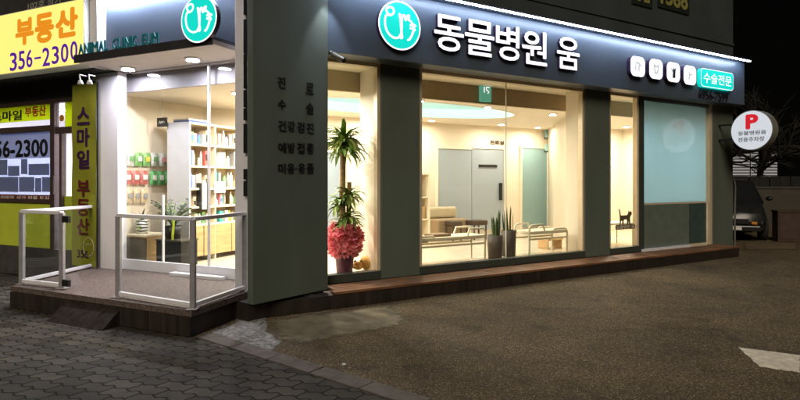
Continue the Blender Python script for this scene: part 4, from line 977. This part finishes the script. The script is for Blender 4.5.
ra, zt = L.px(159, 240, -1.75); rb, zb = L.px(184, 240, -1.75)
t = thing('display_stand', 'black low display stand inside the entrance glass beside the counter', 'stand', L.P((ra + rb) / 2, FLZ, -1.8))
mb = MB(); mb.box(L, ra, rb, -2.0, -1.70, FLZ, zt); mesh_ob('body', mb, M['black'], t, bevel=.006)
mb = MB(); mb.box(L, ra - .01, rb + .01, -2.01, -1.69, zt, zt + .02); mesh_ob('top', mb, M['brown_glass'], t)
c = L.P(L.px(173, 225, -1.85)[0], zt + .02, -1.85)
t = thing('leafy_plant', 'bushy dark leaved plant in a black pot with lime ribbon', 'potted plant', c)
mb = MB(); mb.lathe(c, [(.001, 0), (.10, 0), (.13, .18), (.12, .18), (.11, .15)], 18); mesh_ob('pot', mb, M['black'], t)
mb = MB(); rng = random.Random(5)
for i in range(20):
    a = rng.uniform(0, 2 * pi); le = rng.uniform(.12, .30); hh = rng.uniform(.18, .42); b = c + Vector((0, 0, .16)); e = b + Vector((le * cos(a), le * sin(a), hh)); m_ = b.lerp(e, .5) + Vector((0, 0, .06))
    mb.tube([b, m_, e], [.007, .006, .003], 5, 0)
    for k in range(9):
        s = .25 + .75 * k / 8; p = (b.lerp(m_, s * 2) if s < .5 else m_.lerp(e, s * 2 - 1)); sgn = 1 if k % 2 else -1
        d = Vector((cos(a + sgn * 1.1), sin(a + sgn * 1.1), .35)).normalized(); u_ = d.cross(Vector((0, 0, 1))).normalized(); ln = .085
        mb.add([p, p + d * ln * .5 + u_ * .022, p + d * ln, p + d * ln * .5 - u_ * .022], [(0, 1, 2, 3)], 1 if rng.random() < .75 else 2)
mesh_ob('leaves', mb, [M['leaf_dark'], M['leaf_dark'], M['leaf']], t)
mb = MB(); b = c + Vector((.06, -.13, .20))
pts = [b + Vector((0, 0, .10)), b + Vector((.01, -.02, 0)), b + Vector((0, -.03, -.16)), b + Vector((.015, -.03, -.40))]
mb.add([p_ + Vector((s_ * .017, 0, 0)) for p_ in pts for s_ in (-1, 1)], [(2 * i, 2 * i + 1, 2 * i + 3, 2 * i + 2) for i in range(3)])
for s_ in (-1, 1): mb.add([b + Vector((0, -.01, .1)), b + Vector((s_ * .07, -.02, .14)), b + Vector((s_ * .075, -.02, .08)), b + Vector((0, -.01, .08))], [(0, 1, 2, 3)])
mesh_ob('ribbon', mb, M['yellow_ribbon'], t)

# ---------------------------------------------------------------- neighbouring estate office
OF = -1.42
off = thing('office_shopfront', 'neighbouring estate office front with bronze frames and lime window films', 'shop front', L.P(-4.4, 0, OF))
OP = lambda nm, mb, m, bev=0: mesh_ob(nm, mb, m, off, bevel=bev)
xl = L.px(-60, 100, OF)[0]; xd = L.px(60, 100, OF)[0]; xr = -3.29
def lz(x, y): return L.px(x, y, OF)[1]
zS = lz(30, 92); zM = lz(30, 129); zL = lz(30, 197); zB = lz(30, 247)
mb = MB(); mb.box(L, xl, xr, OF - .12, OF - .02, 2.72, 3.3); OP('head_wall', mb, mat('near black head wall', (.018, .018, .02), .7))
ra, rb = xl, L.px(51, 100, OF)[0]
mb = MB(); mb.box(L, ra, rb + .10, OF - .06, OF + .02, zM - .05, zM + .04); mb.box(L, rb, rb + .10, OF - .061, OF + .018, .12, 2.72); mb.box(L, ra, rb, OF - .06, OF + .02, zL - .09, zL - .03)
mb.box(L, rb + .12, xr, OF - .06, OF + .02, zM - .10, zM + .0); mb.box(L, xd, xd + .06, OF - .059, OF + .017, .12, zM - .1); mb.box(L, ra, xr, OF - .06, OF + .019, 2.66, 2.72)
fr_ = OP('window_frame', mb, M['bronze'], .004)
for (a, b, z0, z1) in ((ra, rb, zM + .04, 2.66), (ra, rb, zL - .03, zM - .05), (rb + .10, xr, zM, 2.66), (xd + .06, xr, .3, zM - .1)):
    mb = MB(); mb.box(L, a, b, OF - .022, OF - .012, z0, z1); mesh_ob('pane', mb, M['glass'], fr_)
mb = MB(); mb.box(L, ra, rb, OF - .03, OF - .024, zM + .13, zS - .02); fm_ = OP('lime_film', mb, M['film_lime'])
mb = MB(); text_px(mb, L, '스마일', -8, 22, 111, 121, OF - .0225, .002, .03); mesh_ob('black_lettering', mb, M['black_ink'], fm_)
mb = MB(); text_px(mb, L, '부동산', 25, 46, 106, 116.5, OF - .0225, .002, .03); mesh_ob('red_lettering', mb, M['red_ink'], fm_)
mb = MB(); mb.box(L, ra, rb, OF - .034, OF - .028, lz(30, 158), zM - .05); pb = OP('number_film', mb, M['film_white'])
mb = MB(); text_px(mb, L, '356-2300', -12, 48, 140, 157.5, OF - .026, .002, .03); mesh_ob('number_lettering', mb, M['black_ink'], pb)
for (x0, x1, y0, y1) in ((-8, 7, 160, 175), (8, 19, 166, 176), (21, 27, 159, 174), (28.5, 49, 164, 175), (-8, 18, 177, 192), (19, 34, 177, 192), (35, 41, 178, 192), (42, 50, 177, 192)):
    a, z1 = L.px(x0, y0, OF - .03); b, z0 = L.px(x1, y1, OF - .03); mb = MB(); mb.box(L, a, b, OF - .036, OF - .03, z0, z1); OP('listing_sheet', mb, M['blind'])
mb = MB(); mb.box(L, ra, rb, OF - .09, OF - .05, zL - .03, zM - .05); OP('blind', mb, M['film_white'])
mb = MB(); mb.box(L, ra, rb, OF - .012, OF - .004, zL - .04, zL + .035); ms = OP('maroon_strip', mb, M['maroon'])
mb = MB(); text_px(mb, L, '전세 아파트 상가 원룸 토지', -10, 49, 195.7, 199.7, OF - .003, .001, .01); mesh_ob('strip_lettering', mb, PM['white'], ms)
mb = MB(); mb.box(L, ra, rb, OF - .05, OF - .01, zB, zL - .09); mb.box(L, xd + .06, xr, OF - .05, OF - .03, zB, lz(60, 196)); OP('lime_panel', mb, M['lime'])
mb = MB(); mb.box(L, xl, xr, OF - .15, OF + .03, .02, zB); OP('stone_base', mb, M['dark_stone'])
mb = MB(); mb.box(L, xd + .07, xr, OF - .04, OF - .03, lz(60, 128), lz(60, 94)); OP('door_film', mb, M['film_lime'])
mb = MB(); mb.prism(L, circ(*L.px(61.5, 118, OF - .02), .05, 20), OF - .03, OF - .02); OP('round_sticker', mb, M['amber'])
mb = MB(); r_, z_ = L.px(57, 185, OF); mb.box(L, r_ - .012, r_ + .012, OF + .02, OF + .06, z_ - .14, z_ + .14); OP('door_handle', mb, M['chrome'])
# lit room behind the office windows
mb = MB(); mb.box(L, xl, xr, OF - 2.6, OF - 2.5, .1, 3.0); mb.box(L, xl, xl + .1, OF - 2.5, OF - .15, .1, 3.0); mb.box(L, xl, xr, OF - 2.5, OF - .13, 2.73, 2.80); mb.box(L, xl, xr, OF - 2.5, OF - .16, .1, .14); mb.box(L, xr - .03, xr + .1, OF - 2.5, OF - .4, .1, 3.0); OP('inner_wall', mb, M['white_wall'])
for r_, q in ((-5.2, .8), (-4.1, .8), (-4.6, 1.7)):
    downlight(L.P(r_, 2.72, OF - q), False, 100, 'cool round downlight in the estate office ceiling', 'estate office ceiling lights')
# big yellow sign over the office
yo = -.90
zb1 = L.px(60, 67, yo)[1]; zt1 = 3.89; r1 = L.px(84, 40, yo)[0]; r0 = L.px(-40, 40, yo)[0]
ys = thing('estate_sign', 'glowing yellow sign board with orange word and purple phone number', 'sign board', L.P((r0 + r1) / 2, zb1, yo - .1))
mb = MB(); mb.box(L, r0, r1, yo - .22, yo, zb1, zt1, 1); mb.box(L, r0 + .01, r1 - .01, yo, yo + .004, zb1 + .01, zt1 - .01, 0)
mesh_ob('light_box', mb, [em('lit yellow face', (.92, .76, .20), .95), mat('white sign casing', (.7, .7, .66), .5)], ys)
oink = em('lit orange vinyl', (.78, .27, .015), .75); pink_ = em('lit purple vinyl', (.09, .015, .33), .7)
mb = MB(); text_px(mb, L, '부', 15.5, 34, 18, 45, yo + .004, .003, .05); text_px(mb, L, '동', 35, 54, 13, 43, yo + .004, .003, .05); text_px(mb, L, '산', 55.5, 78, 8, 37.5, yo + .004, .003, .05); mesh_ob('word_lettering', mb, oink, ys)
mb = MB()
xs = [-7, 10, 21, 32.5, 35, 43, 52.5, 62, 71, 79.5]
for ch, x0, x1, yt, yb in (('3', 10, 17, 52.5, 71), ('5', 18.5, 25, 51, 69.5), ('6', 26.5, 32.5, 49.5, 67.5), ('-', 34.5, 41, 57, 59), ('2', 42.5, 50, 47.5, 66), ('3', 52, 59, 46, 64), ('0', 61, 68.5, 43.5, 62.5), ('0', 70.5, 77.5, 41, 60)):
    text_px(mb, L, ch, x0, x1, yt, yb, yo + .004, .003, .012)
mesh_ob('number_lettering', mb, pink_, ys)
# dim upper board above it
bu = thing('upper_board', 'dim dark board with faint pale lettering above the yellow sign', 'sign board', L.P((r0 + r1) / 2, 3.95, -1.0))
mb = MB(); mb.box(L, r0, L.px(82, 0, -1.0)[0], -1.15, -1.0, 3.93, 5.2); mesh_ob('board', mb, mat('dark board', (.03, .028, .028), .6), bu)
mb = MB(); text_px(mb, L, '102호 상가', 28, 62, -1, 7, -.999, .004, .02); mesh_ob('lettering', mb, mat('faint pale letters', (.22, .22, .2), .6), bu)
mb = MB(); mb.box(L, xl, -2.74, -2.2, -1.2, 3.3, 11); OP('upper_wall', mb, M['upper'])
# eaves strip and black soffit under the sign
mb = MB(); mb.box(L, r0, -2.80, OF - .01, yo - .23, zb1 - .02, zb1 + .03); OP('sign_soffit', mb, M['frame_dark'])
# vertical olive banner by the white pillar
bo = -1.28
ra, _ = L.px(72, 150, bo); rb, zb = L.px(96, 268, bo); _, zt = L.px(84, 83, bo)
bn = thing('vertical_banner', 'olive upright banner with dark plum vertical lettering beside the white pillar', 'banner', L.P((ra + rb) / 2, .28, bo))
mb = MB(); n = 14
vs = [L.P(ra + (rb - ra) * j / 6, .28 + (zt - .28) * i / n, bo + .006 * sin(i * 1.3 + j)) for i in range(n + 1) for j in range(7)]
vs += [v + Vector((-L.N.x, -L.N.y, 0)) * .004 for v in vs]; k = 7 * (n + 1)
fs = [(i * 7 + j, i * 7 + j + 1, (i + 1) * 7 + j + 1, (i + 1) * 7 + j) for i in range(n) for j in range(6)]; fs += [tuple(k + q_ for q_ in f[::-1]) for f in fs]
mb.add(vs, fs, 0, True); mesh_ob('cloth', mb, M['olive'], bn)
mb = MB(); mb.bar(L.P(ra - .02, zt, bo), L.P(rb + .01, zt, bo), .025); mb.bar(L.P(rb + .004, .27, bo - .02), L.P(rb + .004, zt, bo - .02), .018); mesh_ob('rod', mb, M['black'], bn)
mb = MB()
maroon_ink = mat('dark maroon ink', (.10, .008, .012), .6)
for ch, y0, y1, mi in (('스', 107, 125, 0), ('마', 128, 147, 0), ('일', 150, 169, 0), ('부', 180, 197, 1), ('동', 199, 216, 1), ('산', 218, 235, 1)):
    mb = MB(); text_px(mb, L, ch, 77, 89.5, y0, y1, bo + .008, .003, .03); mesh_ob('letter', mb, [M['plum_ink'], maroon_ink][mi], bn)
mb = MB(); text_px(mb, L, '356', 77, 88, 250, 258, bo + .008, .002, .01); mesh_ob('number_lettering', mb, M['plum_ink'], bn)
mb = MB(); r_, z_ = L.px(89, 247, bo); ring = [(r_ + .11 * cos(2 * pi * j / 30), z_ + .13 * sin(2 * pi * j / 30)) for j in range(31)]; mb.stroke(L, ring, .010, bo + .008, bo + .010); mesh_ob('round_emblem', mb, PM['cream'], bn); mb = MB()
mb.stroke(L, [(r_ - .05, z_ + .02), (r_ - .02, z_ + .05), (r_ + .02, z_ + .03), (r_ + .05, z_ + .05)], .010, bo + .008, bo + .010); mesh_ob('emblem_mark', mb, PM['cream'], bn)
# lamp brackets above the banner
for i, x in enumerate((81, 90)):
    p = at(x, 80, 7.2); e = p + Vector((.0, -.12, -.02))
    t = thing('gooseneck_lamp', ['white curled lamp bracket over the banner near the yellow sign', 'white curled lamp bracket over the banner near the white pillar'][i], 'lamp', p)
    mb = MB(); mb.tube(smooth_path([tuple(p + Vector((-.02, .15, .08))), tuple(p + Vector((-.01, .02, .07))), tuple(p + Vector((.03, -.08, .05))), tuple(p + Vector((.05, -.10, -.03)))], 5), .008, 8); mesh_ob('arm', mb, M['white_metal'], t)
    c = p + Vector((.05, -.10, -.07)); mb = MB(); mb.lathe(c, [(.001, .05), (.02, .05), (.038, 0), (.034, 0), (.018, .04)], 14); mesh_ob('shade', mb, M['white_metal'], t)

# ---------------------------------------------------------------- round parking sign on the pillar
pr, po, pz = 7.575, .675, EYE + (HOR - 130.5) / FPX * 10.66
PSF = Frame((F.P(pr - .10, 0, po).x, F.P(pr - .10, 0, po).y), math.atan2(F.N.y, F.N.x))   # faces back along the street front
ps = thing('parking_sign', 'round lit white parking sign with red letter on the pillar', 'sign', F.P(pr, pz - .39, po))
rim = []
mb = MB(); mb.prism(PSF, circ(0, pz, .385, 44), -.20, .0, 0, 0); mesh_ob('drum', mb, mat('grey drum casing', (.16, .155, .14), .5), ps)
mb = MB(); mb.prism(PSF, circ(0, pz, .372, 44), .0, .006); mesh_ob('face', mb, em('lit parking face', (.66, .68, .74), .62), ps)
mb = MB(); add_text(mb, PSF, 'P', -.10, .13, pz + .02, pz + .31, .006, .004, .05); mesh_ob('red_lettering', mb, em('lit red vinyl', (.55, .01, .02), .8), ps)
mb = MB(); add_text(mb, PSF, '동물병원움', -.24, .27, pz - .09, pz - .01, .006, .004, .012); add_text(mb, PSF, '전용주차장', -.24, .24, pz - .22, pz - .13, .006, .004, .012); mesh_ob('grey_lettering', mb, mat('grey vinyl', (.12, .12, .13), .6), ps)
mb = MB()
for dz in (-.15, .15): mb.bar(F.P(pr, pz + dz, -.0), F.P(pr, pz + dz, po - .33), .035)
mesh_ob('bracket', mb, M['black'], ps)

# ---------------------------------------------------------------- yard beyond the corner
pp = thing('drain_pipe', 'thin pale pipe with curved top standing at the building corner', 'pipe', F.P(8.13, 0, -.1))
b = F.P(8.17, 0, .0); mb = MB(); mb.tube(smooth_path([(b.x, b.y, 0), (b.x, b.y, .9), (b.x + .01, b.y, 1.35), (b.x - .02, b.y, 1.52), (b.x - .10, b.y - .02, 1.58)], 5), .02, 8); mesh_ob('tube', mb, M['chrome'], pp)
wallA = Vector((5.0, 18.6, 0)); wallB = Vector((15, 17.0, 0))
wf = Frame((wallA.x, wallA.y), math.atan2(wallB.y - wallA.y, wallB.x - wallA.x)); WLn = (wallB - wallA).length
rw = thing('boundary_wall', 'low beige rendered boundary wall behind the parked car', 'wall', wf.P(5, 0, -.1))
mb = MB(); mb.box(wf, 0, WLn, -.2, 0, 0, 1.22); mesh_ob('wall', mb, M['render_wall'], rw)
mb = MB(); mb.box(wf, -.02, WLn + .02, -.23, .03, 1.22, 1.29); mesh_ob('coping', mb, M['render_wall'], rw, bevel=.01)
fb = thing('dark_fence', 'dark metal sheet fence standing on top of the beige wall', 'fence', wf.P(5, 1.29, -.1))
mb = MB()
for i in range(34): mb.box(wf, i * .3 + .01, i * .3 + .29, -.12 + .02 * (i % 2), -.09 + .02 * (i % 2), 1.29, 1.62)
mesh_ob('fence_panel', mb, M['black'], fb)
# far dark building with a lit slatted window
fbF = Frame((6, 30), math.radians(-6))
fbd = thing('far_building', 'dark far building with one lit slatted window behind bare branches', 'building', fbF.P(8, 0, -3))
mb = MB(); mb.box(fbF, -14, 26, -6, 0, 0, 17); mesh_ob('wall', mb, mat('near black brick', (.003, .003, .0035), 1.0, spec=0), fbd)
for (x0, x1) in ((730, 749.5), (751, 777)):
    ra, za = fbF.px(x0, 152, .02); rb, zb = fbF.px(x1, 177, .02)
    mb = MB(); mb.box(fbF, ra, rb, .0, .04, zb, za); w = mesh_ob('window', mb, em('pale lit far window', (.55, .55, .56), .30), fbd)
    mb = MB()
    for k in range(9): z = zb + (za - zb) * (k + .5) / 9; mb.box(fbF, ra, rb, .05, .09, z - .028, z + .028)
    mesh_ob('slat', mb, M['bronze'], w)
# bare trees
def bare_tree(base, h, lean, seed, label):
    rng = random.Random(seed); base = Vector(base)
    t = thing('bare_tree', label, 'tree', base, 'bare trees beyond the wall')
    mb = MB(); tip = base + Vector((lean, .0, h * .55)); mb.tube([base, base.lerp(tip, .5) + Vector((lean * .1, 0, 0)), tip], [.12, .10, .075], 10); mesh_ob('trunk', mb, M['bark_dark'], t)
    mb = MB()
    def grow(p, d, ln, r, lv):
        e = p + d * ln; m_ = p.lerp(e, .5) + Vector((rng.uniform(-1, 1), rng.uniform(-1, 1), rng.uniform(-.5, 1))) * ln * .08
        mb.tube([p, m_, e], [r, r * .85, r * .65], 6)
        if lv > 0:
            for k in range(3):
                q = p.lerp(e, rng.uniform(.45, 1)); nd = (d + Vector((rng.uniform(-1, 1), rng.uniform(-1, 1), rng.uniform(-.4, .6))) * .75).normalized(); grow(q, nd, ln * rng.uniform(.55, .8), r * .6, lv - 1)
    for k in range(13): grow(base.lerp(tip, rng.uniform(.5, 1)), Vector((rng.uniform(-1, 1), rng.uniform(-.6, .6), rng.uniform(-.1, 1))).normalized(), h * .28, .055, 3)
    mesh_ob('crown', mb, M['bark_dark'], t)
bare_tree((12.2, 19.6, 0), 4.9, .9, 2, 'leaning bare tree before the lit slatted window')
bare_tree((12.0, 20.6, 0), 4.5, -.3, 6, 'slim bare tree close to the building corner')
# brown box and post by the wall
p = gr(788, 242); bx = thing('utility_cabinet', 'brown utility box standing in the yard near the beige wall', 'cabinet', p)
uf = Frame((p.x, p.y), math.radians(-10))
mb = MB(); mb.box(uf, -.22, .30, -.30, 0, .004, .72); mesh_ob('body', mb, M['cardboard'], bx, bevel=.01)
mb = MB(); mb.box(uf, -.24, .32, -.32, .02, .72, .76); mesh_ob('lid', mb, M['cardboard'], bx, bevel=.006)
mb = MB(); mb.box(uf, -.18, .26, .0, .008, .08, .66); mesh_ob('door', mb, M['bronze'], bx)

# parked car, nose towards the street
CF = Frame((7.36, 13.74), math.radians(-115))     # r runs forward along the car, o to its near side
car = thing('parked_car', 'dark parked hatchback with its nose past the building corner', 'car', CF.P(-1.9, 0, -.8))
LEN, WID = 3.7, 1.6
prof = [(-3.70, .42, .95), (-3.62, .85, 1.0), (-3.45, 1.0, 1.0), (-2.9, 1.02, 1.0), (-1.2, 1.0, 1.0), (-.62, .97, .98), (-.26, .86, .93), (-.06, .68, .86), (.0, .48, .82)]
mb = MB(); vs = []; sec = []
for (r, zt, wf_) in prof:
    hw = WID / 2 * wf_; zb = .24 if -3.6 < r < -.1 else .3
    ring = [(-hw * .96, zb), (-hw, zb + .15), (-hw, zt * .72), (-hw * .90, zt), (0, zt + .025), (hw * .90, zt), (hw, zt * .72), (hw, zb + .15), (hw * .96, zb)]
    sec.append([CF.P(r, z, -WID / 2 + o_) for o_, z in ring])
k = 9
for s_ in sec: vs += s_
fs = [(i * k + j, (i + 1) * k + j, (i + 1) * k + (j + 1) % k, i * k + (j + 1) % k) for i in range(len(prof) - 1) for j in range(k)]
mb.add(vs, fs, 0, True); mb.add(sec[0], [tuple(range(k))]); mb.add(sec[-1], [tuple(range(k))[::-1]])
mesh_ob('body', mb, M['car'], car, bevel=.02)
cab = [(-3.5, 1.0, .93), (-3.15, 1.38, .80), (-2.5, 1.52, .78), (-1.42, 1.46, .78), (-.60, .97, .92)]
mb = MB(); sec = []
for r, z, wf_ in cab:
    hw = WID / 2 * wf_; sec.append([CF.P(r, .9, -WID / 2 - WID / 2 * .93), CF.P(r, z, -WID / 2 - hw), CF.P(r, z + .01, -WID / 2), CF.P(r, z, -WID / 2 + hw), CF.P(r, .9, -WID / 2 + WID / 2 * .93)])
vs = [p_ for s_ in sec for p_ in s_]; fs = [(i * 5 + j, i * 5 + 5 + j, i * 5 + 6 + j, i * 5 + 1 + j) for i in range(4) for j in range(4)]
mb.add(vs, fs, 0, True); mesh_ob('roof', mb, M['car'], car)
def quad(pts, name, m, push):
    nrm = (pts[1] - pts[0]).cross(pts[2] - pts[0]).normalized(); c_ = sum(pts, Vector()) / len(pts)
    if nrm.dot(c_ - CF.P(-1.9, .9, -WID / 2)) < 0: nrm = -nrm
    n = len(pts); mb = MB(); mb.add([p_ - nrm * .01 for p_ in pts] + [p_ + nrm * push for p_ in pts], [tuple(range(n)), tuple(range(n, 2 * n))] + [(i, (i + 1) % n, n + (i + 1) % n, n + i) for i in range(n)])
    return mesh_ob(name, mb, m, car)
mid = -WID / 2
quad([CF.P(-.68, 1.02, mid - .66), CF.P(-.68, 1.02, mid + .66), CF.P(-1.36, 1.43, mid + .56), CF.P(-1.36, 1.43, mid - .56)], 'windscreen', M['car_glass'], .012)
quad([CF.P(-1.0, 1.0, mid + .735), CF.P(-3.1, 1.02, mid + .735), CF.P(-3.0, 1.37, mid + .645), CF.P(-1.5, 1.40, mid + .635)], 'side_window', M['car_glass'], .02)
for s_ in (1, -1):
    quad([CF.P(-.02, .50, mid + s_ * .38), CF.P(-.10, .48, mid + s_ * .66), CF.P(-.36, .70, mid + s_ * .70), CF.P(-.14, .70, mid + s_ * .44)], 'headlight', M['lens'], .03)
    quad([CF.P(.0, .44, mid + s_ * .40), CF.P(-.06, .42, mid + s_ * .64), CF.P(-.06, .49, mid + s_ * .64), CF.P(.0, .50, mid + s_ * .40)], 'indicator', M['amber'], .03)
    m_ = CF.P(-.98, 1.03, mid + s_ * .92); mb = MB(); blob(mb, m_, .07, .09, .06, 12); mesh_ob('mirror', mb, M['car'], car)
mb = MB(); mb.box(CF, -.12, .05, mid - .60, mid + .60, .26, .40); mesh_ob('bumper', mb, M['car'], car, bevel=.03)
mb = MB(); mb.box(CF, .0, .03, mid - .35, mid + .35, .44, .56); mesh_ob('grille', mb, M['black'], car)
mb = MB(); mb.box(CF, .05, .062, mid - .20, mid + .20, .29, .38); mesh_ob('plate', mb, PM['white'], car)
wheel_axis = Vector((CF.N.x, CF.N.y, 0))
for r in (-.72, -2.95):
    for s_ in (1, -1):
        c_ = CF.P(r, .29, mid + s_ * .74); a_ = c_ - wheel_axis * .09; b_ = c_ + wheel_axis * .09
        mb = MB(); mb.tube([a_, a_.lerp(b_, .1), a_.lerp(b_, .9), b_], [.26, .29, .29, .26], 24); w = mesh_ob('wheel', mb, M['tyre'], car)
        mb = MB(); q0 = c_ + wheel_axis * .085 * s_; q1 = c_ + wheel_axis * .10 * s_; mb.tube([q0, q1], [.18, .16], 14); mesh_ob('rim', mb, M['chrome'], w)
